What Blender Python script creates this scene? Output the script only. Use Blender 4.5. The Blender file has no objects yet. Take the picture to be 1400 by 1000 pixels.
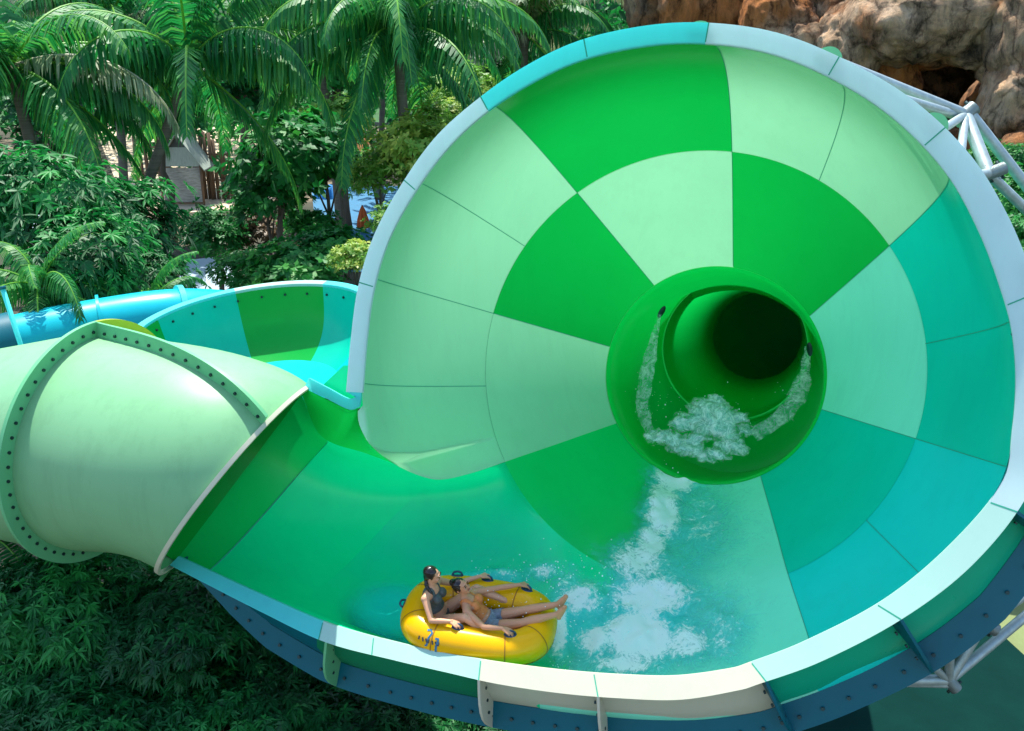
import bpy, bmesh, math, numpy as np
from mathutils import Vector, noise, Matrix
rng = np.random.default_rng(7)
SC = bpy.context.scene
COL = SC.collection
R_ = math.radians

# ------------------------------------------------------------------ camera frame
F = 1374.0
PITCH = R_(20)
CAM = np.array([0, 0, 12.0])
AX = np.array([1, 0, 0.0])
AU = np.array([0, math.sin(PITCH), math.cos(PITCH)])
AF = np.array([0, math.cos(PITCH), -math.sin(PITCH)])
def cw(v): return AX*v[0] + AU*v[1] + AF*v[2]
def ray(px, py): return cw(((px-700)/F, (500-py)/F, 1.0))
def at(px, py, zc): return CAM + ray(px, py)*zc
def ground_at(px, py, z=0.0):
    d = ray(px, py); return CAM + d*((z-CAM[2])/d[2])

# funnel frame: O rim centre, A axis (away from the open end), EX right, EY up
T_, S_ = R_(19.26), R_(-3.24)
_a = np.array([math.sin(T_)*math.cos(S_), math.sin(S_), math.cos(T_)*math.cos(S_)])
_x = np.array([math.cos(T_), 0, -math.sin(T_)])
_y = np.cross(_a, _x)
A, EX, EY = cw(_a), cw(_x), cw(_y)
O = CAM + cw((1.525, 0.111, 10.8))
def P(px, py, zl):
    d = ray(px, py); k = np.dot(O + A*zl - CAM, A)/np.dot(d, A); return CAM + d*k
def Lp(r, th, z): return O + r*(math.cos(th)*EX + math.sin(th)*EY) + z*A
def polar(p):
    q = p-O; x, y = q@EX, q@EY
    return math.hypot(x, y), math.atan2(y, x) % (2*math.pi), q@A

# ------------------------------------------------------------------ object helpers
def nrm(v): v = np.asarray(v, float); return v/np.linalg.norm(v)
def unit(a): return a/(np.linalg.norm(a, axis=1)[:, None]+1e-9)
def smooth(x): x = np.clip(x, 0, 1); return x*x*(3-2*x)
def origin(o):
    p = np.zeros(3)
    while o is not None: p = p + np.array(o.location); o = o.parent
    return p
def tag(o, label=None, cat=None, group=None, kind=None):
    if label: o['label'] = label
    if cat: o['category'] = cat
    if group: o['group'] = group
    if kind: o['kind'] = kind
    return o
def empty(name, loc, label=None, cat=None, group=None):
    o = bpy.data.objects.new(name, None); COL.objects.link(o); o.location = Vector(loc)
    o.empty_display_size = 0.2
    return tag(o, label, cat, group)
def mesh_data(name, V, Fc, smooth_=True, tint=None):
    m = bpy.data.meshes.new(name)
    V = np.asarray(V, float).reshape(-1, 3)
    if isinstance(Fc, np.ndarray):
        n = Fc.shape[1]; nf = len(Fc)
        m.vertices.add(len(V)); m.vertices.foreach_set('co', V.ravel())
        m.loops.add(nf*n); m.loops.foreach_set('vertex_index', Fc.ravel().astype(np.int32))
        m.polygons.add(nf); m.polygons.foreach_set('loop_start', np.arange(0, nf*n, n, dtype=np.int32))
        m.update(calc_edges=True)
    else:
        m.from_pydata([tuple(v) for v in V], [], [tuple(int(i) for i in f) for f in Fc])
    if tint is not None:
        at_ = m.attributes.new('tint', 'FLOAT', 'POINT'); at_.data.foreach_set('value', np.asarray(tint, np.float32))
    if smooth_: m.polygons.foreach_set('use_smooth', np.ones(len(m.polygons), bool))
    m.validate(); m.update()
    return m
def obj(name, V, Fc, mat, parent=None, loc=None, smooth_=True, tint=None):
    """V in world coordinates; the origin goes to loc, or stays at the parent's origin"""
    V = np.asarray(V, float).reshape(-1, 3)
    po = origin(parent) if parent is not None else np.zeros(3)
    lo = np.zeros(3) if loc is None else np.asarray(loc, float)
    m = mesh_data(name, V-po-lo, Fc, smooth_, tint)
    if mat: m.materials.append(mat)
    o = bpy.data.objects.new(name, m); COL.objects.link(o)
    if parent is not None: o.parent = parent
    o.location = Vector(lo)
    return o
class MB:
    """collects faces for ONE mesh"""
    def __init__(s): s.v = []; s.f = []; s.n = 0
    def add(s, V, Fc):
        V = np.asarray(V, float).reshape(-1, 3)
        s.v.append(V); s.f += [tuple(int(i)+s.n for i in f) for f in Fc]; s.n += len(V); return s
    def grid(s, G, close_u=False):
        G = np.asarray(G, float); a, b = G.shape[:2]; f = []
        for i in range(a if close_u else a-1):
            for j in range(b-1):
                i2 = (i+1) % a
                f.append((i*b+j, i2*b+j, i2*b+j+1, i*b+j+1))
        return s.add(G.reshape(-1, 3), f)
    def tube(s, pts, rad, n=10, cap=True):
        pts = [np.asarray(p, float) for p in pts]; rad = [rad]*len(pts) if np.isscalar(rad) else rad
        G = []; ref = None
        for i, p in enumerate(pts):
            t = nrm(pts[min(i+1, len(pts)-1)] - pts[max(i-1, 0)])
            if ref is None: ref = np.array([0, 0, 1.0]) if abs(t[2]) < .9 else np.array([1.0, 0, 0])
            u = nrm(ref - t*(ref@t)); w = np.cross(t, u); ref = u
            G.append([p + rad[i]*(math.cos(k*2*math.pi/n)*u + math.sin(k*2*math.pi/n)*w) for k in range(n)])
        G = np.array(G); f = []; a = len(pts)
        for i in range(a-1):
            for j in range(n): f.append((i*n+j, i*n+(j+1) % n, (i+1)*n+(j+1) % n, (i+1)*n+j))
        if cap: f += [tuple(range(n))[::-1], tuple((a-1)*n+k for k in range(n))]
        return s.add(G.reshape(-1, 3), f)
    def box(s, c, u, v, w):
        c, u, v, w = [np.asarray(q, float) for q in (c, u, v, w)]
        V = [c+a*u+b*v+d*w for a in (-1, 1) for b in (-1, 1) for d in (-1, 1)]
        return s.add(V, [(0,1,3,2),(4,6,7,5),(0,4,5,1),(2,3,7,6),(0,2,6,4),(1,5,7,3)])
    def extrude_poly(s, pts, d):
        pts = np.asarray(pts, float); n = len(pts); d = np.asarray(d, float)
        return s.add(np.vstack([pts-d/2, pts+d/2]), [tuple(range(n))[::-1], tuple(range(n, 2*n))] + [(i, (i+1) % n, n+(i+1) % n, n+i) for i in range(n)])
    def build(s, name, mat, parent=None, loc=None, smooth_=True):
        return obj(name, np.vstack(s.v), s.f, mat, parent, loc, smooth_)
def shade_auto(o, ang=35):
    bm = bmesh.new(); bm.from_mesh(o.data)
    for e in bm.edges:
        if len(e.link_faces) == 2 and e.calc_face_angle(0) > R_(ang): e.smooth = False
    bm.to_mesh(o.data); bm.free(); return o
def copy_tree(o, parent=None):
    c = o.copy(); COL.objects.link(c)
    if parent is not None: c.parent = parent
    for ch in list(o.children): copy_tree(ch, c)
    return c
def catmull(pts, n):
    pts = np.asarray(pts, float); d = np.r_[0, np.cumsum(np.linalg.norm(np.diff(pts, axis=0), axis=1)**.5)]
    T = np.linspace(0, d[-1], n); out = []
    tang = []
    for i in range(len(pts)):
        a, b = max(i-1, 0), min(i+1, len(pts)-1); tang.append((pts[b]-pts[a])/(d[b]-d[a]))
    for t in T:
        i = min(np.searchsorted(d, t, side='right')-1, len(pts)-2); h = d[i+1]-d[i]; x = (t-d[i])/h
        out.append((2*x**3-3*x**2+1)*pts[i] + (x**3-2*x*x+x)*h*tang[i] + (-2*x**3+3*x*x)*pts[i+1] + (x**3-x*x)*h*tang[i+1])
    return np.array(out)

# ------------------------------------------------------------------ materials
def newmat(name):
    m = bpy.data.materials.new(name); m.use_nodes = True; nt = m.node_tree; nt.nodes.clear()
    return m, nt, nt.nodes, nt.links
def ramp(nt, fac, stops):
    r = nt.nodes.new('ShaderNodeValToRGB'); cr = r.color_ramp
    while len(cr.elements) < len(stops): cr.elements.new(.5)
    for e, (p, c) in zip(cr.elements, stops): e.position = p; e.color = (*c, 1) if len(c) == 3 else c
    nt.links.new(fac, r.inputs['Fac']); return r
def noise_tex(nt, scale, detail=4, rough=.6, coord='Object', dist=0, stretch=None):
    tc = nt.nodes.new('ShaderNodeTexCoord'); n = nt.nodes.new('ShaderNodeTexNoise')
    n.inputs['Scale'].default_value = scale; n.inputs['Detail'].default_value = detail
    n.inputs['Roughness'].default_value = rough; n.inputs['Distortion'].default_value = dist
    if stretch:
        mp = nt.nodes.new('ShaderNodeMapping'); mp.inputs['Scale'].default_value = stretch
        nt.links.new(tc.outputs[coord], mp.inputs['Vector']); nt.links.new(mp.outputs[0], n.inputs['Vector'])
    else: nt.links.new(tc.outputs[coord], n.inputs['Vector'])
    return n
def fibreglass(name, col, transl=.45, rough=.28, var=.12, spec=.22, grime=.035):
    m, nt, N, Lk = newmat(name)
    n = noise_tex(nt, .9, 5, .6)
    var *= .5; c2 = tuple(max(0, x*(1-var)) for x in col); c3 = tuple(min(1, x*(1+var)) for x in col)
    rp0 = ramp(nt, n.outputs['Fac'], [(.3, c2), (.7, c3)])
    n4 = noise_tex(nt, 2.2, 8, .7, stretch=(2.2, 2.2, .28)); gr = ramp(nt, n4.outputs['Fac'], [(.33, (1-grime,)*3), (.52, (1, 1, 1))])
    rp = N.new('ShaderNodeMix'); rp.data_type = 'RGBA'; rp.blend_type = 'MULTIPLY'; rp.inputs[0].default_value = 1; Lk.new(rp0.outputs[0], rp.inputs[6]); Lk.new(gr.outputs[0], rp.inputs[7])
    b = N.new('ShaderNodeBsdfPrincipled'); b.inputs['Roughness'].default_value = rough
    b.inputs['Specular IOR Level'].default_value = spec
    Lk.new(rp.outputs[2], b.inputs['Base Color'])
    n2 = noise_tex(nt, 6, 3, .5); mr = N.new('ShaderNodeMapRange')
    mr.inputs['To Min'].default_value = rough*.92; mr.inputs['To Max'].default_value = rough*1.1
    Lk.new(n2.outputs['Fac'], mr.inputs['Value']); Lk.new(mr.outputs[0], b.inputs['Roughness'])
    out = N.new('ShaderNodeOutputMaterial')
    if transl > 0:
        t = N.new('ShaderNodeBsdfTranslucent'); Lk.new(rp.outputs[2], t.inputs['Color'])
        mx = N.new('ShaderNodeMixShader')
        ta = N.new('ShaderNodeAttribute'); ta.attribute_name = 'glow_fade'; tm = N.new('ShaderNodeMath'); tm.operation = 'MULTIPLY_ADD'
        Lk.new(ta.outputs['Fac'], tm.inputs[0]); tm.inputs[1].default_value = -transl; tm.inputs[2].default_value = transl; Lk.new(tm.outputs[0], mx.inputs[0])
        Lk.new(b.outputs[0], mx.inputs[1]); Lk.new(t.outputs[0], mx.inputs[2]); Lk.new(mx.outputs[0], out.inputs[0])
    else: Lk.new(b.outputs[0], out.inputs[0])
    return m
def plain(name, col, rough=.5, metal=0, var=.15, scale=4, bump=0, spec=.5, stretch=None):
    m, nt, N, Lk = newmat(name)
    n = noise_tex(nt, scale, 6, .65, stretch=stretch)
    rp = ramp(nt, n.outputs['Fac'], [(.25, tuple(max(0, x*(1-var)) for x in col)), (.75, tuple(min(1, x*(1+var)) for x in col))])
    b = N.new('ShaderNodeBsdfPrincipled'); b.inputs['Roughness'].default_value = rough; b.inputs['Metallic'].default_value = metal
    b.inputs['Specular IOR Level'].default_value = spec
    Lk.new(rp.outputs[0], b.inputs['Base Color'])
    if bump:
        bp = N.new('ShaderNodeBump'); bp.inputs['Strength'].default_value = bump; bp.inputs['Distance'].default_value = .05
        Lk.new(n.outputs['Fac'], bp.inputs['Height']); Lk.new(bp.outputs[0], b.inputs['Normal'])
    out = N.new('ShaderNodeOutputMaterial'); Lk.new(b.outputs[0], out.inputs[0]); return m
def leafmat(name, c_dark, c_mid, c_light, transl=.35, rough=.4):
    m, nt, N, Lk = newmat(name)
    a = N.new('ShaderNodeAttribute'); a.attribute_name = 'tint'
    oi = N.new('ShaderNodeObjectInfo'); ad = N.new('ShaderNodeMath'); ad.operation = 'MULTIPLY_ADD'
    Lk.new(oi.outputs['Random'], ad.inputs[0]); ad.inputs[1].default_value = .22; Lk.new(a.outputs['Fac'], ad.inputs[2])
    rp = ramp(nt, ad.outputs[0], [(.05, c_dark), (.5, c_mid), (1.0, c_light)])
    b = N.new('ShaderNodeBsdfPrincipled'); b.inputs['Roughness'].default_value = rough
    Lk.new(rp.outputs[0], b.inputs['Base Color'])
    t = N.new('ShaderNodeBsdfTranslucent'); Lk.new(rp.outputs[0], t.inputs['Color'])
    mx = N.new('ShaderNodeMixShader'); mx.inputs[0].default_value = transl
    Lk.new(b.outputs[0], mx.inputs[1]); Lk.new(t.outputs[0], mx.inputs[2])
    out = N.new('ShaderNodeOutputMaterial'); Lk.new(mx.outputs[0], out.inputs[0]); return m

M = {}
M['green'] = fibreglass('green fibreglass', (.003, .42, .055), .27, .25, .06)
M['light'] = fibreglass('pale green fibreglass', (.32, .76, .42), .24, .25, .06)
M['teal'] = fibreglass('teal fibreglass', (.003, .68, .47), .16, .25, .06)  # right-hand green panels, with the sky-lit shade put into the colour
M['green2'] = fibreglass('brightened green fibreglass', (.003, .66, .14), .10, .25, .06)  # panel green brightened to stand in for light low in the bowl
M['lightaqua'] = fibreglass('sky tinted pale green fibreglass', (.26, .95, .68), .10, .25, .06)  # pale green brightened and sky tinted to stand in for light
M['cyanp'] = fibreglass('turquoise fibreglass', (.008, .76, .66), .16, .25, .06)
M['floor'] = fibreglass('sea green fibreglass', (.003, .86, .34), .10, .22, .10)
M['throat'] = fibreglass('throat green fibreglass', (.003, .66, .09), .13, .22, .05)
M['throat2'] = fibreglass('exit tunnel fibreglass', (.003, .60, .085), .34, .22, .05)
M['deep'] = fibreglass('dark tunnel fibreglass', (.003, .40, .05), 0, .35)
M['seam'] = plain('sealant seam', (.02, .36, .22), .6)
M['cream'] = fibreglass('cream gelcoat', (.66, .65, .51), .25, .35, .05)
M['aqua'] = fibreglass('pale aqua gelcoat', (.44, .70, .61), .25, .35, .05)
M['pblue'] = fibreglass('sky tinted aqua gelcoat', (.64, .82, .82), .40, .35, .05)  # pale aqua rim with the sky reflection put into its colour
M['cyan'] = fibreglass('cyan gelcoat', (.13, .80, .78), .42, .35, .06)
M['blue'] = fibreglass('blue gelcoat', (.002, .115, .155), .05, .4, .12, .25)
M['tube'] = fibreglass('pale green tube gelcoat', (.185, .43, .21), .03, .42, .05, .25, .10)
M['flange'] = fibreglass('green joint flange', (.17, .55, .27), .25, .4, .08)
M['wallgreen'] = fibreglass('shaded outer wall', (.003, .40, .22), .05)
M['sunflange'] = fibreglass('flange with sun glow in colour', (.46, .58, .07), .35, .4, .08)  # flange green turned yellow: sunlight shining through put into the colour
M['steel'] = plain('galvanised steel', (.34, .42, .41), .5, .55, .25, 9)
M['bolt'] = plain('dark bolt', (.02, .05, .05), .45, .5)
M['bluetube'] = fibreglass('blue slide gelcoat', (.01, .50, .60), .15, .3, .08)
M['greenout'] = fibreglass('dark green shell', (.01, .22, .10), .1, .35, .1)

# ------------------------------------------------------------------ FUNNEL SLIDE
fs = empty('funnel_slide', (1.6, 13.5, 0), 'giant green checkered funnel water slide with pale rim and pale green entry tube', 'water slide')
ZM, RM, ZT, RT = 2.42, 2.854, 4.45, 1.633
PAIRS = [((243,762),(232,773)), ((300,788),(296,806)), ((357,814),(357,837)), ((452,855),(444,878)), ((546,881),(543,904)),
 ((620,897),(612,920)), ((692,909),(678,935)), ((775,919),(765,948)), ((850,924.5),(848,955)), ((925,926),(930,957)), ((1000,916),(1010,944)),
 ((1025,908),(1036,936)), ((1100,879),(1122,905)), ((1209,822),(1231,848)), ((1300,747),(1326,776)), ((1373,659),(1402,682)), ((1386,590),(1423,604)),
 ((1391,520),(1432,520)), ((1386,455),(1427,444)), ((1372,400),(1412,379)), ((1340,315),(1376,291)), ((1294,234),(1325,210)), ((1222,160),(1246,135)),
 ((1138,106),(1152,80)), ((1050,71),(1059,44)), ((960,58),(963,31)), ((880,62),(877,36)), ((795,81),(788,57)), ((725,113),(714,93)), ((661,155),(650,138)),
 ((610,203),(595,188)), ((565,264),(549,252)), ((530,328),(512,320)), ((510,394),(490,390)), ((500,462),(480,460)), ((494,537),(473,536))]
IN = [P(*a, 0) for a, b in PAIRS]; OUT = [P(*b, -.10) for a, b in PAIRS]
_pr = [polar(p) for p in IN[5:]]
_th = np.array([q[1] for q in _pr]); _r = np.array([q[0] for q in _pr])
_th = np.where(_th > R_(225), _th-2*math.pi, _th)          # runs from about -110 deg up to 188 deg
_s = np.argsort(_th); _th, _r = _th[_s], _r[_s]
def r_rim(th):
    t = th if th < R_(225) else th-2*math.pi
    ks = np.linspace(-R_(6), R_(6), 5)
    return float(np.mean(np.interp(t+ks, _th, _r)))
PZ = np.array([0, .25, .5, 1.0, 1.6, ZM, 3.2, 3.9, ZT])
PR0 = np.array([3.44, 3.475, 3.495, 3.445, 3.255, RM, 2.40, 1.97, RT])
PR1 = np.array([3.44, 3.80, 4.02, 4.02, 3.56, RM, 2.40, 1.97, RT])
def _spl(x, X, Y):
    n = len(X); d = np.diff(Y)/np.diff(X); mt = np.r_[d[0], (d[:-1]+d[1:])/2, d[-1]]
    i = min(max(np.searchsorted(X, x, side='right')-1, 0), n-2); h = X[i+1]-X[i]; t = (x-X[i])/h
    return (2*t**3-3*t*t+1)*Y[i]+(t**3-2*t*t+t)*h*mt[i]+(-2*t**3+3*t*t)*Y[i+1]+(t**3-t*t)*h*mt[i+1]
def bulge(th):
    d = math.degrees(th) % 360
    d = d-360 if d > 200 else d       # -160..200
    return float(smooth((-d-8)/42)) if d < 0 else 0.0
def rad(th, z):
    w = bulge(th); r = (1-w)*_spl(z, PZ, PR0)+w*_spl(z, PZ, PR1)
    if z < ZM: r *= 1+(r_rim(th)/3.44-1)*float(smooth(1-z/ZM))
    return r
def S(th, z, off=0.0): return Lp(rad(th, z)-off, th, z)
def ang(px, py, z): return polar(P(px, py, z))[1]
TH = {k: ang(*p, ZM) for k, p in dict(UL=(790,265), T=(1000,213), RU=(1210,340), R=(1258,602), BR=(1080,790), B=(840,800), LL=(690,632), L=(672,428)).items()}
def rim_fade(z): return 1-float(smooth((z-.1)/1.75))          # translucency fades towards the rim: rim shade put into the panels
def set_glow_fade(o, v): o.data.attributes.new('glow_fade', 'FLOAT', 'POINT').data.foreach_set('value', np.asarray(v, np.float32))
def sweep_panel(name, t0, t1, z0, z1, mat, n=36, m=22, **k):
    if t1 < t0: t1 += 2*math.pi
    G = np.array([[S(t, z) for z in np.linspace(z0, z1, m)] for t in np.linspace(t0, t1, n)])
    o = MB().grid(G).build(name, M[mat], fs); set_glow_fade(o, np.tile([rim_fade(z) for z in np.linspace(z0, z1, m)], n)); return o
order = ['T', 'UL', 'L', 'LL', 'B', 'BR', 'R', 'RU']       # counter-clockwise
inner_c = {'T':'light', 'UL':'green', 'L':'light', 'LL':'green2', 'B':'lightaqua', 'BR':'teal', 'R':'lightaqua', 'RU':'green'}
outer_c = {'T':'green', 'UL':'light', 'B':'lightaqua', 'BR':'cyanp', 'R':'teal', 'RU':'light'}
for i, k in enumerate(order):
    nx = order[(i+1) % 8]
    sweep_panel('funnel_panel', TH[k], TH[nx], ZM, ZT, inner_c[k], 30, 20)
    if k in outer_c: sweep_panel('funnel_panel', TH[k], TH[nx], 0, ZM, outer_c[k], 34, 26)

# left outer panel, cut below by the mouth of the entry trough
def cone_hit(px, py):
    d = ray(px, py); lo, hi = None, None
    ks = np.linspace(9, 17, 400); prev = None
    for k in ks:
        r, th, z = polar(CAM+d*k)
        g = (r-rad(th, z)) if 0 <= z <= ZT else None
        if g is not None and prev is not None and prev[1] < 0 <= g or (g is not None and prev is None and g >= 0 and z < .3):
            return CAM+d*k
        if g is not None: prev = (k, g)
    return P(px, py, .2)
Cpx = [(489,556), (491,580), (506,608), (540,635), (572,650), (602,656), (645,647), (690,632)]
Cpt = [P(489,556,0.02)] + [cone_hit(*q) for q in Cpx[1:-1]] + [S(TH['LL'], ZM)]
Cw = catmull(Cpt, 40)
G = []
tl = TH['L']; n = 30
tC = polar(Cw[0])[1]
for t in np.linspace(tl, tC, 24): G.append([S(t, z) for z in np.linspace(ZM, 0, 24)])
for p in Cw[1:-1]:
    r, t, z = polar(p); z = min(max(z, 0), ZM-.01)
    G.append([S(t, zz) for zz in np.linspace(ZM, z, 23)] + [p])
o = MB().grid(np.array(G)).build('funnel_panel', M['light'], fs); set_glow_fade(o, [rim_fade(polar(p)[2]) for p in np.array(G).reshape(-1, 3)])

# entry trough: Coons patch between tube mouth, front rim, crease and funnel
Bk = P(416, 531, 0); Ft = P(238, 768, 0); Mc = (Bk+Ft)/2
mC = nrm(Bk-Ft); RMo = np.linalg.norm(Bk-Ft)/2
vd = nrm(Mc-CAM); mD = nrm(vd-mC*(vd@mC) + 0.02*A)
def mouth(phi, r=RMo): return Mc + r*(math.cos(phi)*mC + math.sin(phi)*mD)
PH0 = R_(44)
def behind(px, py, q, dz): return CAM+ray(px, py)*(((q-CAM)@AF)+dz)
K = [mouth(PH0), P(440, 597, .85), P(500, 620, 1.0), behind(550, 637, cone_hit(556, 634), .28), behind(604, 646, cone_hit(604, 646), .26), behind(650, 641, cone_hit(650, 641), .12), Cpt[7]]
Kw = catmull(K, 30)
arc = [S(t, ZM) for t in np.linspace(TH['LL'], TH['B'], 31)]
Bu = np.vstack([Kw[:-1], arc]); nU = len(Bu)
Fr_ctrl = [Ft] + IN[1:7] + [S(TH['B'], 0)]
Fu = catmull(Fr_ctrl, nU)
nV = 40
zs = ZM*(1-np.linspace(0, 1, nV))
Rv = np.array([S(TH['B'], z) for z in zs])
Lv = np.array([mouth(p) for p in np.linspace(PH0, math.pi, nV)])
vv = np.linspace(0, 1, nV)[:, None]
Lb = Lv-((1-vv)*Lv[0]+vv*Lv[-1]); Rb = Rv-((1-vv)*Rv[0]+vv*Rv[-1])
TG = []
for i in range(nU):
    u = i/(nU-1); s = float(smooth(u))
    TG.append((1-vv)*Bu[i]+vv*Fu[i]+(1-s)*Lb+s*Rb+A*(.62*np.sin(np.pi*vv**.75)*math.sin(math.pi*min(1, u/.85))**1.3))
TG = np.array(TG)
wv = smooth(np.linspace(0, 1, nV)*2.2)[None, :, None]*.5
for it in range(160):
    T2 = TG.copy(); T2[1:-1] = TG[1:-1]*(1-wv)+wv*.5*(TG[:-2]+TG[2:]); T2[:, -1] = TG[:, -1]; T2[:, 0] = TG[:, 0]; TG = T2
NB = 6
MB().grid(TG[NB:]).build('trough_floor', M['floor'], fs)
MB().grid(TG[:NB+1]).build('trough_band', M['green2'], fs)
# back wall of the trough, folding into the left funnel panel
lip = [Bk, P(447, 546, 0), P(477, 560, 0)]
Tw = np.vstack([catmull(lip, 12), Cw])
Kq = catmull(K, len(Tw))
WG = np.array([[ (1-t)*Tw[i]+t*Kq[i] + (math.sin(t*math.pi)*.08)*A for t in np.linspace(0, 1, 10)] for i in range(len(Tw))])
WG[0] = [mouth(p) for p in np.linspace(0, PH0, 10)]
MB().grid(WG).build('trough_wall', M['green'], fs)

# seams between the panels
def seam_line(pts, w=.012, mat='seam', name='panel_seam'):
    pts = np.array(pts); t = np.gradient(pts, axis=0)
    G = []
    for p, tt in zip(pts, t):
        q = p - O; ax = A*(q@A); rd = nrm(q-ax); s = nrm(np.cross(tt, rd)); p2 = p-rd*.006-A*.004
        G.append([p2-s*w, p2+s*w])
    return MB().grid(np.array(G)).build(name, M[mat], fs)
def mseam(th, z0, z1): seam_line([S(th, z) for z in np.linspace(z0, z1, 24)], .0045)
def a_in(px, py): return ang(px, py, ZM)
for th in (a_in(715,335), a_in(665,528), a_in(1118,250), a_in(1268,470)): mseam(th, ZM, .1)
mseam(a_in(1185,712), ZM, .5)
for k in ('UL','T','RU','R','BR','L'): mseam(TH[k], .05, ZT-.02)
seam_line([S(t, ZM) for t in np.linspace(TH['BR']-2*math.pi, TH['LL'], 120)], .004)
seam_line(TG[NB], .012)

# rim flange segments (inner edge, outer edge, folded edge) with their own colours
def flange_seg(i0, i1, mat, f0=0.0, f1=0.0):
    ii = catmull(IN, 8*(len(IN)-1)+1) if not hasattr(flange_seg, 'c') else flange_seg.c[0]
    oo = catmull(OUT, 8*(len(OUT)-1)+1) if not hasattr(flange_seg, 'c') else flange_seg.c[1]
    flange_seg.c = (ii, oo)
    a, b = int(round(i0*8)), int(round(i1*8)); G = []
    for k in range(a, b+1):
        p, q = ii[k], oo[k]; d = nrm(q-p)
        e = .006 if k in (a, b) else 0
        p = p-d*.016
        G.append([p+A*.03, p-A*.006, q, q+d*.004+A*.045, q-d*.02+A*.045, p+A*.035+d*.01])
    o = MB().grid(np.array(G)).build('rim_flange', M[mat], fs); shade_auto(o)
    return o
segs = [(0,3.125,'cyan'), (3.125,4,'aqua'), (4,6,'aqua'), (6,8,'cream'), (8,11,'cream'), (11,13,'aqua'), (13,15,'aqua'), (15,18.5,'pblue'), (18.5,21.2,'pblue'), (21.2,23,'pblue'), (23,25,'pblue'),
        (25,27,'cyan'), (27,29,'cyan'), (29,31,'pblue'), (31,33,'pblue'), (33,35,'pblue')]
CI = catmull(IN, 8*(len(IN)-1)+1); CO = catmull(OUT, 8*(len(OUT)-1)+1)
for k, (a, b, mt) in enumerate(segs):
    flange_seg(a, b, mt)
for k, (a, b, mt) in enumerate(segs[1:]):
    p, q = CI[int(round(a*8))], CO[int(round(a*8))]
    d = q-p; t = nrm(np.cross(d, A))*.007
    MB().add([p-t-A*.009, p+t-A*.009, q+t-A*.004, q-t-A*.004], [(0,1,2,3)]).build('flange_seam', M['seam'], fs)
# lip flange on the back wall of the trough
li = catmull([P(416,531,0), P(447,545.5,0), P(478,560.5,0), P(491,556,0)], 14); lo = catmull([P(422,517,-.05), P(449,531,-.05), P(476,545,-.05), P(487,543,-.05)], 14)
li = np.vstack([li, [P(493,547,0), IN[-1]]]); lo = np.vstack([lo, [P(482,541,-.07), OUT[-1]+A*.02]])
G = [[p+A*.02, p-A*.004, q, q+A*.05, p+A*.03] for p, q in zip(li, lo)]
shade_auto(MB().grid(np.array(G)).build('lip_flange', M['cyan'], fs))

MB().add([P(440,528,.10), P(470,500,.10), P(496,500,.10), P(500,556,.10), P(478,562,.10), P(455,553,.10)], [(0,1,2,3,4,5)]).build('corner_plate', M['floor'], fs, smooth_=False)
# joint flange (blue, bolted) and gusset fins round the lower outside
JW = np.interp(np.arange(len(PAIRS)), [0,1,2,3,14,15,16,17,18,35], [.34,.60,.80,.88,.90,.80,.62,.45,.36,.30])
def outd(i):
    a, b = CI[max(i-2, 0)], CI[min(i+2, len(CI)-1)]
    d = np.cross(b-a, A); d = nrm(d-A*(d@A))
    return d if d@(CO[i]-CI[i]) > 0 else -d
jw = np.interp(np.arange(len(CI))/8, np.arange(len(PAIRS)), JW)
def Jin(i):
    f = i/8
    return CI[i]+outd(i)*(jw[i]-.32)+A*.48
def Jout(i): return CI[i]+outd(i)*jw[i]+A*.52
JN = 8*18
G = [[Jin(i), Jout(i), Jout(i)+A*.03, Jin(i)+A*.03] for i in range(0, JN+1)]
jf = shade_auto(MB().grid(np.array(G)).build('joint_flange', M['blue'], fs))
# outer skirt below the joint flange, curling back under the bowl
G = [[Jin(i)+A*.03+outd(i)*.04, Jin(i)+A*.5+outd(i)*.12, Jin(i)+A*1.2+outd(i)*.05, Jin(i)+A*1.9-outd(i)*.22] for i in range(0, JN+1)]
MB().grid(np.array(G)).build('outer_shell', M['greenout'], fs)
def wall_col(i): return 'aqua' if (i < 48 or i > 88) else 'cream'
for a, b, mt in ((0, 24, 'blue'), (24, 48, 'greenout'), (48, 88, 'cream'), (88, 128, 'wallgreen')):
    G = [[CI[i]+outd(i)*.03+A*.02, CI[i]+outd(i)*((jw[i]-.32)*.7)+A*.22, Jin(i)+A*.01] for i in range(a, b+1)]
    MB().grid(np.array(G)).build('outer_wall', M[mt], fs)
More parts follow.
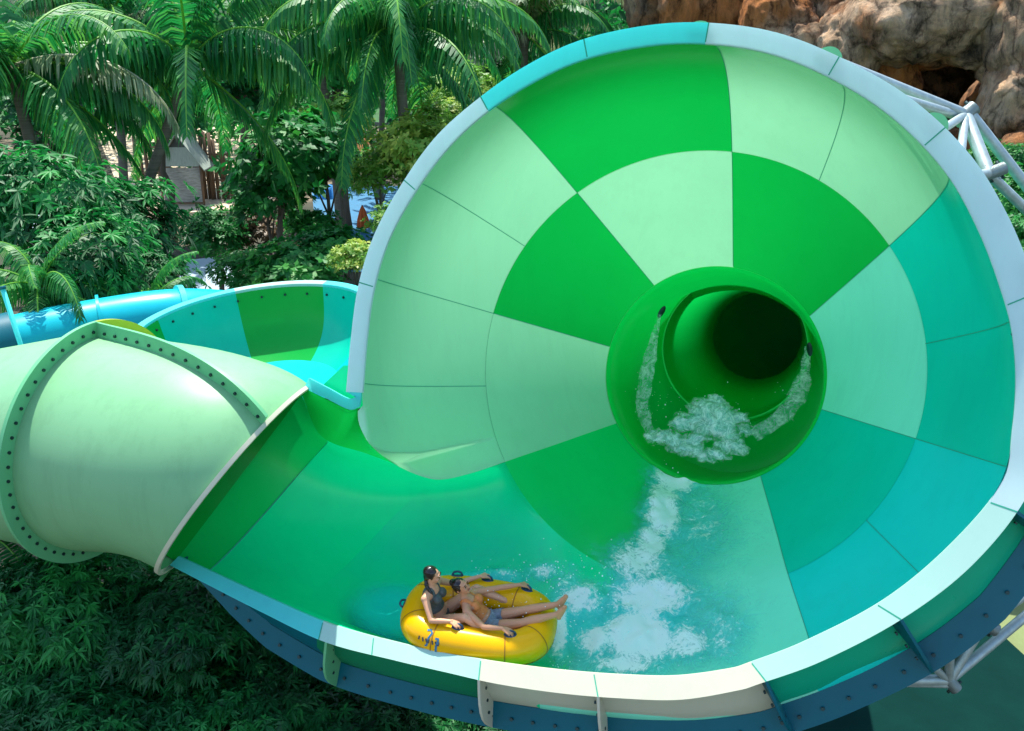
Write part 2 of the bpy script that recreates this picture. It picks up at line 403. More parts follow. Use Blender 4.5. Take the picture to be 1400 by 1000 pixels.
# bolts, shared mesh
def bolt_mesh():
    mb = MB(); mb.tube([(0,0,0), (0,0,.028)], .026, 6)
    return mesh_data('bolt', np.vstack(mb.v), mb.f, False)
BM = bolt_mesh(); BM.materials.append(M['bolt'])
def bolt(p, d, parent, sc=1.0):
    o = bpy.data.objects.new('bolt', BM); COL.objects.link(o); o.parent = parent
    o.location = Vector(np.asarray(p)-origin(parent)); o.rotation_euler = Vector(d).to_track_quat('Z', 'Y').to_euler(); o.scale = (sc*.8,)*3
for i in range(3, 130, 3):
    bolt(Jin(i)*.45+Jout(i)*.55-A*.01, -A, jf)
def fin(i, mat, top=False):
    p = CI[i]; d = outd(i); t = nrm(np.cross(d, A))
    if not top:
        q = CO[i]; J = Jout(i)
        pts = [p+d*.06+A*.03, q-A*.0+d*.0]
        for s in np.linspace(.15, .9, 6): pts.append(q*(1-s)+J*s+d*.10*math.sin(s*math.pi)-A*.10*math.sin(s*math.pi))
        pts += [J+A*.0, Jin(i)+A*.02]
    else:
        q_ = .13 if i > 190 else .17; c = CO[i]-d*.08+A*.10+t*.10; pts = [c+d*q_*math.sin(x)-t*.15*math.cos(x) for x in np.linspace(0, math.pi, 16)]
    o = shade_auto(MB().extrude_poly(pts, A*.03 if top else t*.03).build('gusset_fin', M[mat], fs))
    return o, p, d, t
for i, mt in ((26,'flange'), (48,'cream'), (64,'cream'), (88,'blue'), (104,'blue'), (120,'blue')):
    o, p, d, t = fin(i, mt)
    for s in (.32, .5, .68):
        q = CI[i]+outd(i)*(s*jw[i]*1.0+.05)+A*(.46*s)
        bolt(q+t*.02, t, o, .9); bolt(q-t*.02, -t, o, .9)
for i in (150, 170, 184, 200): fin(i, 'flange', True)

# throat, annular step, exit tunnel
def ring_sweep(rings, n=64): return np.array([[c+r*(math.cos(t)*EX+math.sin(t)*EY) for t in np.linspace(0, 2*math.pi, n+1)] for c, r in rings])
c0 = O+A*ZT
tc = P(1003, 476, 6.0); 
MB().grid(ring_sweep([(c0, RT+.004), (c0+A*.05, RT-.035), (c0+A*.14, RT-.05), (c0+A*.8, RT-.07), (c0+A*2.15, RT-.09)])).build('throat_ring', M['throat'], fs)
ce = c0+A*2.15
MB().grid(ring_sweep([(ce, RT-.09), (tc+A*.62, 1.22), (tc+A*.5, 1.205), (tc+A*.02, 1.20), (tc-A*.01, 1.185), (tc, 1.16)])).build('throat_step', M['throat'], fs)
h = P(1035, 460, 10.5)
pth = catmull([tc, tc+(h-tc)*.33+EX*.06, tc+(h-tc)*.66+EX*.06, h], 14)
MB().grid(ring_sweep([(p, 1.16-.27*k/13) for k, p in enumerate(pth)])).build('exit_tunnel', M['throat2'], fs)
set_glow_fade([o for o in fs.children if o.name.startswith('exit_tunnel')][0], np.repeat([float(smooth(k/11)) for k in range(14)], 65))  # tunnel darkening put into the material: translucency fades along its length
dth = [h-nrm(h-tc)*.35, h+A*.9+EX*.12+EY*.1, h+A*1.9+EX*.7+EY*.3, h+A*2.6+EX*1.7+EY*.4, h+A*2.9+EX*3.0+EY*.4, h+A*2.9+EX*6+EY*.3, h+A*2.6+EX*10-EY*.6]
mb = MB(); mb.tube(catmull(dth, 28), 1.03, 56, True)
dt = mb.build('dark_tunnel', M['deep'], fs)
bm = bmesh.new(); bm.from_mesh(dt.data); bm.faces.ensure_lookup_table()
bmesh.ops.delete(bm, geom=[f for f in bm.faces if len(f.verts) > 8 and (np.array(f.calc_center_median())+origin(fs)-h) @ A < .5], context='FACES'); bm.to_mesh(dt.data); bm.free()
seam_line([Lp(RT-.0, t, ZT-.0) for t in np.linspace(0, 2*math.pi, 90)], .010, 'light')

# entry tube
rc = at(135, 603, 13.2); rn = nrm(cw((.926, -.18, -.32)))
d_ = ray(132, 462); q_ = CAM+d_*(((rc-CAM)@rn)/(d_@rn))
rf = nrm(q_-rc)                                   # direction of the long flange on the ring
mN = nrm(np.cross(mC, mD))
if mN @ rn < 0: mN = -mN
sgn = 1.0 if (np.cross(mC, mD)@mN) > 0 else -1.0
PHF = R_(-47)
def frame_at_ring():
    u = rf; w = sgn*np.cross(rn, u)
    c = math.cos(PHF)*u - math.sin(PHF)*w; d = math.sin(PHF)*u + math.cos(PHF)*w
    return c, d
rC, rD = frame_at_ring()
RTU = 1.42
mDn = nrm(mD + .13*mN)
MN_ = mN
def tube_near(s): d = (1-s)*mDn+s*rD; return d
def tube_frame(s):        # s=0 mouth, 1 ring
    c = nrm((1-s)*mC+s*rC); d = (1-s)*mD+s*rD; d = nrm(d-c*(d@c)); r = (1-s)*RMo+s*RTU
    m0, m1 = Mc, rc; t0 = -mN*1.9; t1 = -rn*1.9
    p = (2*s**3-3*s*s+1)*m0+(s**3-2*s*s+s)*t0+(-2*s**3+3*s*s)*m1+(s**3-s*s)*t1
    return p, c, d, r*(1+.02*math.sin(s*math.pi))
G = []
for s in np.linspace(0, 1, 26):
    p, c, d, r = tube_frame(s); dn = nrm(tube_near(s)-c*(tube_near(s)@c)); G.append([p+r*(math.cos(f)*c+math.sin(f)*(d if math.sin(f) >= 0 else dn)) for f in np.linspace(0, 2*math.pi, 97)])
MB().grid(np.array(G)).build('entry_tube', M['tube'], fs)
path2 = [rc, at(62, 606, 14.2), at(-5, 602, 15.9), at(-90, 592, 18.3), at(-220, 570, 22)]
cp = catmull(path2, 26); G = []; c, d = rC, rD
for i, p in enumerate(cp):
    t = nrm(cp[min(i+1, 25)]-cp[max(i-1, 0)]); 
    if i == 0: t = -rn
    c = nrm(c-t*(c@t)); d = nrm(d-t*(d@t)-c*(d@c))
    G.append([p+RTU*(math.cos(f)*c+math.sin(f)*d) for f in np.linspace(0, 2*math.pi, 73)])
G2 = G
MB().grid(np.array(G)).build('entry_tube', M['tube'], fs)
# ring flange, with bolts
def ring_flange(cen, c, d, nn, r0, r1, th, mat, nb, f0=0, f1=2*math.pi, name='ring_flange'):
    G = []
    for f in np.linspace(f0, f1, 97):
        e = math.cos(f)*c+math.sin(f)*d
        G.append([cen+e*r0+nn*th/2, cen+e*r1+nn*th/2, cen+e*r1-nn*th/2, cen+e*r0-nn*th/2])
    o = shade_auto(MB().grid(np.array(G)).build(name, M[mat], fs))
    for k in range(nb):
        f = f0+(f1-f0)*(k+.5)/nb; e = math.cos(f)*c+math.sin(f)*d
        bolt(cen+e*(r0*.55+r1*.45)+nn*th/2, nn, o, 1.0)
    return o
RFA = PHF+R_(150)
ring_flange(rc, rC, rD, rn, RTU-.02, RTU+.2, .05, 'sunflange', 22, PHF, RFA)
ring_flange(rc, rC, rD, rn, RTU-.02, RTU+.2, .05, 'flange', 31, RFA, PHF+2*math.pi)
# long flange along the tube
G = []; bl = []
for k, s in enumerate(np.linspace(0.0, 1, 30)):
    PH_ = R_(-40)+(PHF-R_(-40))*s
    p, c, d, r = tube_frame(s); d = nrm(tube_near(s)-c*(tube_near(s)@c)); e = math.cos(PH_)*c+math.sin(PH_)*d; g = -math.sin(PH_)*c+math.cos(PH_)*d
    G.append([p+e*(r-.01)-g*.02, p+e*(r+.19)-g*.02, p+e*(r+.19)+g*.02, p+e*(r-.01)+g*.02])
    if k % 2 == 1: bl.append((p+e*(r+.07)-g*.02, -g))
lf = shade_auto(MB().grid(np.array(G)).build('long_flange', M['flange'], fs))
for p, g in bl: bolt(p, g, lf)
# further flange on the left tube
ee = 19
p = cp[ee]; t = nrm(cp[ee-1]-cp[ee+1]); c = nrm(G2[ee][0]-p); d = nrm(np.cross(t, c))
ring_flange(p, c, d, t, RTU-.02, RTU+.2, .05, 'flange', 30)
# mouth rim
G = []
for f in np.linspace(math.pi, 2*math.pi, 60):
    e = math.cos(f)*mC+math.sin(f)*mDn
    G.append([Mc+e*(RMo-.0), Mc+e*(RMo+.045)+mN*.0, Mc+e*(RMo+.045)+mN*.05, Mc+e*(RMo-.005)+mN*.05])
shade_auto(MB().grid(np.array(G)).build('mouth_rim', M['cream'], fs))
G = [[Mc+(RMo-.012)*(math.cos(f)*mC+math.sin(f)*mD)-mN*q for q in (-.01, .25, .6)] for f in np.linspace(R_(42), math.pi, 60)]
MB().grid(np.array(G)).build('mouth_liner', M['green'], fs)
# underside collar where the tube meets the trough
G = []
for f in np.linspace(R_(60), math.pi+R_(12), 40):
    e = math.cos(f)*mC+math.sin(f)*mD
    G.append([Mc+e*(RMo-.01)-mN*.02, Mc+e*(RMo+.17)-mN*.02, Mc+e*(RMo+.17)+mN*.03, Mc+e*(RMo-.01)+mN*.03])
shade_auto(MB().grid(np.array(G)).build('tube_collar', M['flange'], fs))
# ------------------------------------------------------------------ WATER
def project(p):
    q = np.asarray(p)-CAM; z = q@AF
    return 700+F*(q@AX)/z, 500-F*(q@AU)/z
def blob(x, y, c, r, k=2.0):
    return np.exp(-(((x-c[0])/r[0])**2+((y-c[1])/r[1])**2)*k/2)
FOAM = [((872,872),(62,40),1.15), ((815,880),(34,30),.95), ((940,880),(46,40),.8), ((800,822),(44,30),.85), ((890,820),(84,40),.92), ((905,705),(34,56),.98), ((925,655),(40,30),.95), ((893,745),(34,40),.85),
        ((875,775),(56,44),.80), ((742,784),(30,14),.66), ((695,787),(60,9),.55), ((775,800),(30,30),.55), ((765,860),(14,50),1.0), ((985,860),(44,66),.55), ((955,720),(64,80),.52), ((640,790),(40,10),.45), ((850,910),(70,18),.85)]
POOL = [((620,760),(190,95),.52), ((540,838),(66,44),1.1), ((660,800),(90,26),.9), ((790,860),(80,62),.9), ((880,850),(90,70),.8), ((930,660),(50,40),.5), ((940,760),(60,80),.45)]
def waterfields(V):
    fo = []; po = []
    for p in V:
        x, y = project(p)
        fo.append(min(.92, max(w_*blob(x, y, c, r) for c, r, w_ in FOAM))); po.append(min(1, max(w_*blob(x, y, c, r) for c, r, w_ in POOL)))
    return np.array(fo), np.array(po)
def watermat():
    m, nt, N, Lk = newmat('slide water with foam')
    af = N.new('ShaderNodeAttribute'); af.attribute_name = 'tint'; ap = N.new('ShaderNodeAttribute'); ap.attribute_name = 'pool'
    n1 = noise_tex(nt, 4.6, 12, .76, dist=2.2); n2 = noise_tex(nt, 1.3, 4, .6, dist=.8)
    a = N.new('ShaderNodeMath'); a.operation = 'MULTIPLY_ADD'; Lk.new(n2.outputs['Fac'], a.inputs[0]); a.inputs[1].default_value = .7; Lk.new(n1.outputs['Fac'], a.inputs[2])   # noise about .85
    s = N.new('ShaderNodeMath'); s.operation = 'MULTIPLY_ADD'; Lk.new(af.outputs['Fac'], s.inputs[0]); s.inputs[1].default_value = 1.0; Lk.new(a.outputs[0], s.inputs[2])
    mr = N.new('ShaderNodeMapRange'); mr.interpolation_type = 'SMOOTHSTEP'; mr.inputs['From Min'].default_value = 1.16; mr.inputs['From Max'].default_value = 1.42; Lk.new(s.outputs[0], mr.inputs['Value'])
    n3 = noise_tex(nt, 5.5, 12, .78, dist=3.0)
    c1 = N.new('ShaderNodeMath'); c1.operation = 'MULTIPLY_ADD'; Lk.new(n3.outputs['Fac'], c1.inputs[0]); c1.inputs[1].default_value = 1.15; Lk.new(s.outputs[0], c1.inputs[2])
    cr = N.new('ShaderNodeMapRange'); cr.interpolation_type = 'SMOOTHSTEP'; cr.inputs['From Min'].default_value = 1.93; cr.inputs['From Max'].default_value = 2.20; Lk.new(c1.outputs[0], cr.inputs['Value'])
    mr.inputs['From Min'].default_value = .92; mr.inputs['From Max'].default_value = 1.65; mr.inputs['To Max'].default_value = .68
    # thin clear film, tinted where it pools
    tr_ = N.new('ShaderNodeBsdfTransparent')
    gl = N.new('ShaderNodeBsdfGlossy'); gl.inputs['Roughness'].default_value = .12; gl.inputs['Color'].default_value = (.6, .6, .6, 1)
    bp = N.new('ShaderNodeBump'); bp.inputs['Strength'].default_value = .35; bp.inputs['Distance'].default_value = .04; Lk.new(n1.outputs['Fac'], bp.inputs['Height']); Lk.new(bp.outputs[0], gl.inputs['Normal'])
    fr = N.new('ShaderNodeFresnel'); fr.inputs['IOR'].default_value = 1.33; Lk.new(bp.outputs[0], fr.inputs['Normal'])
    mk = N.new('ShaderNodeMapRange'); mk.interpolation_type = 'SMOOTHSTEP'; mk.inputs['From Min'].default_value = .12; mk.inputs['From Max'].default_value = .6
    mmx = N.new('ShaderNodeMath'); mmx.operation = 'MAXIMUM'; Lk.new(af.outputs['Fac'], mmx.inputs[0]); Lk.new(ap.outputs['Fac'], mmx.inputs[1]); Lk.new(mmx.outputs[0], mk.inputs['Value'])
    fm_ = N.new('ShaderNodeMath'); fm_.operation = 'MULTIPLY'; Lk.new(fr.outputs[0], fm_.inputs[0]); Lk.new(mk.outputs[0], fm_.inputs[1])
    film = N.new('ShaderNodeMixShader'); Lk.new(fm_.outputs[0], film.inputs[0]); Lk.new(tr_.outputs[0], film.inputs[1]); Lk.new(gl.outputs[0], film.inputs[2])
    pd = N.new('ShaderNodeBsdfPrincipled'); pd.inputs['Base Color'].default_value = (.01, .74, .74, 1); pd.inputs['Roughness'].default_value = .12; Lk.new(bp.outputs[0], pd.inputs['Normal'])
    pm = N.new('ShaderNodeMapRange'); pm.interpolation_type = 'SMOOTHSTEP'; pm.inputs['From Min'].default_value = .12; pm.inputs['From Max'].default_value = 1.0; pm.inputs['To Max'].default_value = .72
    pa_ = N.new('ShaderNodeMath'); pa_.operation = 'MULTIPLY_ADD'; Lk.new(n2.outputs['Fac'], pa_.inputs[0]); pa_.inputs[1].default_value = .18; Lk.new(ap.outputs['Fac'], pa_.inputs[2])
    sb = N.new('ShaderNodeMath'); sb.operation = 'SUBTRACT'; Lk.new(pa_.outputs[0], sb.inputs[0]); sb.inputs[1].default_value = .08; Lk.new(sb.outputs[0], pm.inputs['Value'])
    pool = N.new('ShaderNodeMixShader'); Lk.new(pm.outputs[0], pool.inputs[0]); Lk.new(film.outputs[0], pool.inputs[1]); Lk.new(pd.outputs[0], pool.inputs[2])
    fd = N.new('ShaderNodeBsdfPrincipled'); fd.inputs['Roughness'].default_value = .6
    rp = ramp(nt, cr.outputs[0], [(.0, (.10, .80, .80)), (.25, (.45, .95, .94)), (.6, (1, 1, 1))]); Lk.new(rp.outputs[0], fd.inputs['Base Color'])
    ft = N.new('ShaderNodeBsdfTranslucent'); ft.inputs['Color'].default_value = (.7, .95, .95, 1)
    fm = N.new('ShaderNodeMixShader'); fm.inputs[0].default_value = .08; Lk.new(fd.outputs[0], fm.inputs[1]); Lk.new(ft.outputs[0], fm.inputs[2])
    al = N.new('ShaderNodeMath'); al.operation = 'MAXIMUM'; Lk.new(mr.outputs[0], al.inputs[0]); Lk.new(cr.outputs[0], al.inputs[1])
    fin_ = N.new('ShaderNodeMixShader'); Lk.new(al.outputs[0], fin_.inputs[0]); Lk.new(pool.outputs[0], fin_.inputs[1]); Lk.new(fm.outputs[0], fin_.inputs[2])
    o = N.new('ShaderNodeOutputMaterial'); Lk.new(fin_.outputs[0], o.inputs[0]); return m
M['water'] = watermat()
def water_sheet(G, lift=.03):
    G = np.asarray(G); du = np.gradient(G, axis=0); dv = np.gradient(G, axis=1); n = np.cross(du, dv); n /= np.linalg.norm(n, axis=2)[:, :, None]+1e-9
    if np.mean(n@(-A)) < 0: n = -n
    fo, po = waterfields(G.reshape(-1, 3)); fo2 = fo.reshape(G.shape[:2])
    h = np.array([[lift+.11*f*max(0, .5+noise.noise(Vector(p*2.6))*.9+noise.noise(Vector(p*7))*.45) for f, p in zip(fr_, pr_)] for fr_, pr_ in zip(fo2, G)])
    edge = np.ones(G.shape[:2])
    V = G+n*(h*edge)[:, :, None]; mb = MB().grid(V)
    o = mb.build('water', M['water']); o['kind'] = 'structure'
    o.data.attributes.new('tint', 'FLOAT', 'POINT').data.foreach_set('value', fo.astype(np.float32))
    o.data.attributes.new('pool', 'FLOAT', 'POINT').data.foreach_set('value', po.astype(np.float32))
    return o
t0, t1 = TH['LL']+R_(14), TH['BR']
if t1 < t0: t1 += 2*math.pi
water_sheet([[S(t, z) for z in np.linspace(ZM-.0, ZT-.05, 50)] for t in np.linspace(t0, t1-R_(1), 90)], .025)
tb = TH['B']; tr1 = TH['BR'] if TH['BR'] > tb else TH['BR']+2*math.pi
water_sheet([[S(t, z) for z in np.linspace(.35, ZM, 70)] for t in np.linspace(tb, tr1-R_(1), 90)], .025)
TGd = np.array([[TG[int(i)]*(1-(i % 1))+TG[min(int(i)+1, nU-1)]*(i % 1) for i in np.linspace(20, nU-1, 90)]])[0]
TGd = np.array([[r[int(j)]*(1-(j % 1))+r[min(int(j)+1, nV-1)]*(j % 1) for j in np.linspace(0, nV-3, 80)] for r in TGd])
water_sheet(TGd, .025)
# foam and spray in the throat
def foammat(lo=.30, hi=.60, nm='white foam'):
    m, nt, N, Lk = newmat(nm)
    n1 = noise_tex(nt, 7.5, 12, .8, dist=1.2)
    lw = N.new('ShaderNodeLayerWeight'); lw.inputs[0].default_value = .35
    s = N.new('ShaderNodeMath'); s.operation = 'SUBTRACT'; Lk.new(n1.outputs['Fac'], s.inputs[0])
    k = N.new('ShaderNodeMath'); k.operation = 'MULTIPLY'; Lk.new(lw.outputs['Facing'], k.inputs[0]); k.inputs[1].default_value = .42; Lk.new(k.outputs[0], s.inputs[1])
    mr = N.new('ShaderNodeMapRange'); mr.interpolation_type = 'SMOOTHSTEP'; mr.inputs['From Min'].default_value = lo; mr.inputs['From Max'].default_value = hi; Lk.new(s.outputs[0], mr.inputs['Value'])
    rp = ramp(nt, n1.outputs['Fac'], [(.32, (.10, .90, .98)), (.54, (.97, 1, 1))])
    fd = N.new('ShaderNodeBsdfPrincipled'); fd.inputs['Roughness'].default_value = .5; Lk.new(rp.outputs[0], fd.inputs['Base Color'])
    ft = N.new('ShaderNodeBsdfTranslucent'); Lk.new(rp.outputs[0], ft.inputs['Color'])
    fm = N.new('ShaderNodeMixShader'); fm.inputs[0].default_value = .2; Lk.new(fd.outputs[0], fm.inputs[1]); Lk.new(ft.outputs[0], fm.inputs[2])
    t = N.new('ShaderNodeBsdfTransparent'); mx = N.new('ShaderNodeMixShader'); Lk.new(mr.outputs[0], mx.inputs[0]); Lk.new(t.outputs[0], mx.inputs[1]); Lk.new(fm.outputs[0], mx.inputs[2])
    o = N.new('ShaderNodeOutputMaterial'); Lk.new(mx.outputs[0], o.inputs[0]); return m
M['foam'] = foammat(.26, .66)
M['jet'] = foammat(.30, .78, 'broken white water')
def lump(mb, c, r, seed, sub=3):
    bm = bmesh.new(); bmesh.ops.create_icosphere(bm, subdivisions=sub, radius=1); V = []
    for v in bm.verts:
        d = 1+.45*noise.noise(v.co*1.7+Vector((seed, 0, 0)))+.28*noise.noise(v.co*4.5+Vector((0, seed, 0)))
        V.append(c+(v.co[0]*EX*r[0]+v.co[1]*EY*r[1]+v.co[2]*A*r[2])*d)
    f = [[v.index for v in q.verts] for q in bm.faces]; bm.free(); mb.add(V, f)
mb = MB()
for i, (x, y, z, rx, ry) in enumerate([(900,598,4.9,.22,.13), (915,600,4.8,.22,.14), (940,612,4.75,.26,.15), (975,622,4.75,.26,.14), (935,578,5.1,.24,.16), (965,575,5.2,.28,.26), (990,585,5.2,.28,.28), (1000,610,5.0,.24,.18), (960,555,5.4,.24,.14), (1020,590,5.3,.16,.14), (950,600,5.0,.22,.12), (975,548,5.5,.20,.10), (925,612,4.9,.16,.10), (985,560,5.4,.2,.16), (1010,572,5.4,.17,.14)]):
    lump(mb, P(x, y, z), (rx, ry, .22), i*2.3)
o = mb.build('water_splash', M['foam']); o['kind'] = 'stuff'
def stream(px, z, w, seed):
    pts = catmull([P(x, y, zz) for (x, y), zz in zip(px, z)], 34); G = []
    for i, p in enumerate(pts):
        s = i/33; ww = w*(.3+.7*smooth(s*2.2))*(1-.25*smooth((s-.7)/.3))*(1+.3*noise.noise(Vector((seed, s*7, 0))))
        t = nrm(pts[min(i+1, 33)]-pts[max(i-1, 0)]); e = nrm(np.cross(t, A)); G.append([p+e*ww*math.cos(f)-A*ww*.22*math.sin(f)+e*.03*noise.noise(Vector((s*9, f, seed))) for f in np.linspace(0, math.pi, 9)])
    o = MB().grid(np.array(G)).build('water_jet', M['jet'], None); o['kind'] = 'stuff'; return o
stream([(902,430), (893,470), (884,510), (878,555), (890,598)], [5.55, 5.5, 5.45, 5.3, 5.1], .12, 1)
stream([(1103,474), (1101,505), (1093,535), (1072,566), (1030,596)], [5.7, 5.65, 5.6, 5.5, 5.35], .14, 5)
for px, py in ((905, 427), (1107, 478)):
    q = P(px, py, 5.6); e = nrm(EX*.6+EY) if px < 1000 else nrm(EX*-.1+EY)
    mb = MB(); G = [[q+e*.11*math.cos(f)*s+nrm(np.cross(e, A))*.045*math.sin(f)*s-A*.03*(s) for s in (1, .8, .01)] for f in np.linspace(0, 2*math.pi, 25)]
    mb.grid(np.array(G)).build('jet_nozzle', M['bolt'], fs)
# ripples of dark water round the foot of the throat
# droplets: nobody could count them
g = np.random.default_rng(3); mb = MB(); bm = bmesh.new(); bmesh.ops.create_icosphere(bm, subdivisions=1, radius=1)
iv = np.array([v.co[:] for v in bm.verts]); fi = [[v.index for v in f.verts] for f in bm.faces]; bm.free()
for cx, cy, sx, sy, zl, n, r0 in [(770,850,12,34,.75,150,.010), (745,785,26,12,1.3,90,.010), (690,782,34,8,1.3,50,.009), (830,845,50,34,.9,150,.010), (870,800,50,24,1.3,70,.010), (905,690,14,40,2.4,60,.010), (960,562,34,16,4.9,60,.010), (890,560,16,30,4.9,30,.012), (1080,550,12,16,5.3,24,.010), (690,838,36,18,.55,110,.007), (628,835,16,14,.55,60,.007)]:
    for k in range(n):
        q = P(cx+g.normal()*sx, cy+g.normal()*sy, zl+g.normal()*.12); r = r0*(.2+.75*g.random()**2)
        mb.add(q+iv*r*np.array([1, 1, .8+.9*g.random()]), fi)
M['drop'] = plain('water droplet', (.75, .92, .95), .15, 0, .05)
o = mb.build('water_spray', M['drop']); o['kind'] = 'stuff'

# ------------------------------------------------------------------ RAFT AND RIDERS
RX = nrm(np.array([1, -.20, -.045])); RZ = nrm(np.array([0, -.20, .98])); RZ = nrm(RZ-RX*(RZ@RX)); RY = np.cross(RZ, RX)
RO = P(655, 864, .66)
def rw(p): return RO+RX*p[0]+RY*p[1]+RZ*p[2]
def rv(d): return RX*d[0]+RY*d[1]+RZ*d[2]
M['vinyl'] = fibreglass('yellow raft vinyl', (.90, .46, .003), .12, .22, .04)
M['vinylf'] = fibreglass('orange brown raft floor', (.40, .17, .015), .1, .35, .1)
M['handle'] = plain('dark blue rubber', (.012, .05, .10), .45, 0, .3, 20)
M['mark'] = plain('blue raft print', (.02, .16, .30), .5, 0, .2, 20)
M['markd'] = plain('dark raft print', (.05, .05, .05), .5, 0, .2, 20)
raft = empty('inflatable_raft', RO, 'yellow oval inflatable raft with dark blue handles carrying two riders', 'raft')
RA, RB, RR = .72, .40, .205
def cline(n=120):
    out = []
    for k in range(n):
        t = 2*math.pi*k/n; e = 2/3.0
        x = RA*np.sign(math.cos(t))*abs(math.cos(t))**e; y = RB*np.sign(math.sin(t))*abs(math.sin(t))**e
        out.append((x, y))
    return np.array(out)
cl = cline()
def raft_pt(k, f, rr=RR):      # f: 0 outward, 90 up
    k = k % len(cl); t = cl[(k+1) % len(cl)]-cl[k-1]; t = t/np.linalg.norm(t); o = np.array([t[1], -t[0]])
    sag = .0
    return np.array([cl[k][0]+o[0]*rr*math.cos(f), cl[k][1]+o[1]*rr*math.cos(f), RR+rr*math.sin(f)]), np.array([o[0]*math.cos(f), o[1]*math.cos(f), math.sin(f)]), np.array([t[0], t[1], 0])
G = [[rw(raft_pt(k, f)[0]) for f in np.linspace(0, 2*math.pi, 33)] for k in range(len(cl)+1)]
MB().grid(np.array(G)).build('outer_tube', M['vinyl'], raft)
G = [[rw(raft_pt(k, f, RR+.004)[0]) for f in np.linspace(R_(-28), R_(-20), 3)] for k in range(len(cl)+1)]
MB().grid(np.array(G)).build('welded_seam', M['vinylf'], raft)
G = [[rw(np.array([c[0]*q, c[1]*q, .10+.02*q])) for q in np.linspace(.02, 1, 8)] for c in np.vstack([cl, cl[:1]])]
MB().grid(np.array(G)).build('raft_floor', M['vinylf'], raft)
for kc in (7, 22, 38, 53, 67, 82, 98, 113):
    cen = raft_pt(kc, 0)[2]; G = [[rw(raft_pt(kc, f, RR+.003)[0])+rv(cen)*q for q in (-.007, .007)] for f in np.linspace(0, 2*math.pi, 33)]
    MB().grid(np.array(G)).build('cross_seam', M['vinylf'], raft)
def near_k(x, y): return int(np.argmin(np.hypot(cl[:, 0]-x, cl[:, 1]-y)))
HD = []
def handle(x, y, f=90, s=1.0):
    k = near_k(x, y); p, n, t = raft_pt(k, R_(f)); n, t = rv(n), rv(t); b = nrm(np.cross(n, t)); p = rw(p); mb = MB()
    G = [[p-n*.006+t*.085*s*math.cos(a)*q+b*.046*s*math.sin(a)*q+n*.016*(1-q**4) for q in (1, .92, .7, .01)] for a in np.linspace(0, 2*math.pi, 25)]
    mb.grid(np.array(G))
    mb.tube(catmull([p-t*.06*s, p-t*.045*s+n*.035, p+n*.05, p+t*.045*s+n*.035, p+t*.06*s], 12), .013, 8)
    mb.build('handle', M['handle'], raft); return p+n*.05
hAn = handle(-.17, -RB, 100); hBn = handle(.46, -RB, 95); hBf = handle(.50, RB, 75); hAf = handle(.05, RB, 70); handle(-RA, -.02, 20); handle(-.35, RB, 60)
# printed mark on the front of the tube
def print_strip(pts, w, mat):
    G = []
    for i, (u, v) in enumerate(pts):
        k0 = near_k(-.40+u, -RB); fr_ = (-.40+u-cl[k0][0])
        p, n, t = raft_pt(k0, R_(180-0 if False else v)); p = rw(p)+rv(t)*fr_*np.sign(1); G.append((p, rv(n), rv(t)))
    H = []
    for i in range(len(G)):
        a, b = G[max(i-1, 0)][0], G[min(i+1, len(G)-1)][0]; d = nrm(b-a); s = nrm(np.cross(d, G[i][1])); H.append([G[i][0]-s*w+G[i][1]*.004, G[i][0]+s*w+G[i][1]*.004])
    mk = MB().grid(np.array(H)); mk.build('printed_mark', M[mat], raft)
for k in range(7): print_strip([(-.12+.034*k, 36), (-.12+.034*k+.008*(k % 3), 24)], .010, 'markd')
print_strip([(-.07, 62), (-.03, 66), (-.01, 58), (-.03, 40), (-.035, 16), (-.05, 12)], .012, 'mark')
print_strip([(.04, 44), (.07, 46), (.075, 34), (.06, 22), (.06, 4), (.07, -6), (.09, -4)], .014, 'mark')
# people ------------------------------------------------------------------
M['skin'] = fibreglass('warm skin', (.64, .34, .20), .0, .38, .06)
M['skin2'] = fibreglass('tan skin', (.56, .28, .155), .0, .38, .06)
M['hair'] = plain('wet dark hair', (.012, .009, .008), .22, 0, .4, 30)
M['topA'] = plain('grey green swim top', (.07, .09, .085), .7, 0, .25, 30)
M['topB'] = plain('orange swim top', (.62, .20, .05), .65, 0, .15, 20)
M['short'] = plain('grey blue swim shorts', (.17, .22, .26), .7, 0, .4, 25)
M['eye'] = plain('dark eye', (.02, .012, .01), .2)
M['lip'] = plain('lips', (.38, .10, .08), .45)
_ib = bmesh.new(); bmesh.ops.create_icosphere(_ib, subdivisions=2, radius=1)
IV = np.array([v.co[:] for v in _ib.verts]); IF = [[v.index for v in f.verts] for f in _ib.faces]; _ib.free()
def ell(mb, c, r, fx=(1,0,0), fy=(0,1,0), fz=(0,0,1)):
    c = np.asarray(c, float); mb.add(c+IV[:, :1]*np.asarray(fx)*r[0]+IV[:, 1:2]*np.asarray(fy)*r[1]+IV[:, 2:]*np.asarray(fz)*r[2], IF)
def limb(mb, a, b, ra, rb, bones, tag_=None, step=.3):
    a, b = np.asarray(a, float), np.asarray(b, float); L = np.linalg.norm(b-a); n = max(2, int(L/(min(ra, rb)*step))+1)
    for s in np.linspace(0, 1, n): ell(mb, a+(b-a)*s, [ra+(rb-ra)*s]*3)
    bones.append((a, b, ra, rb, tag_))
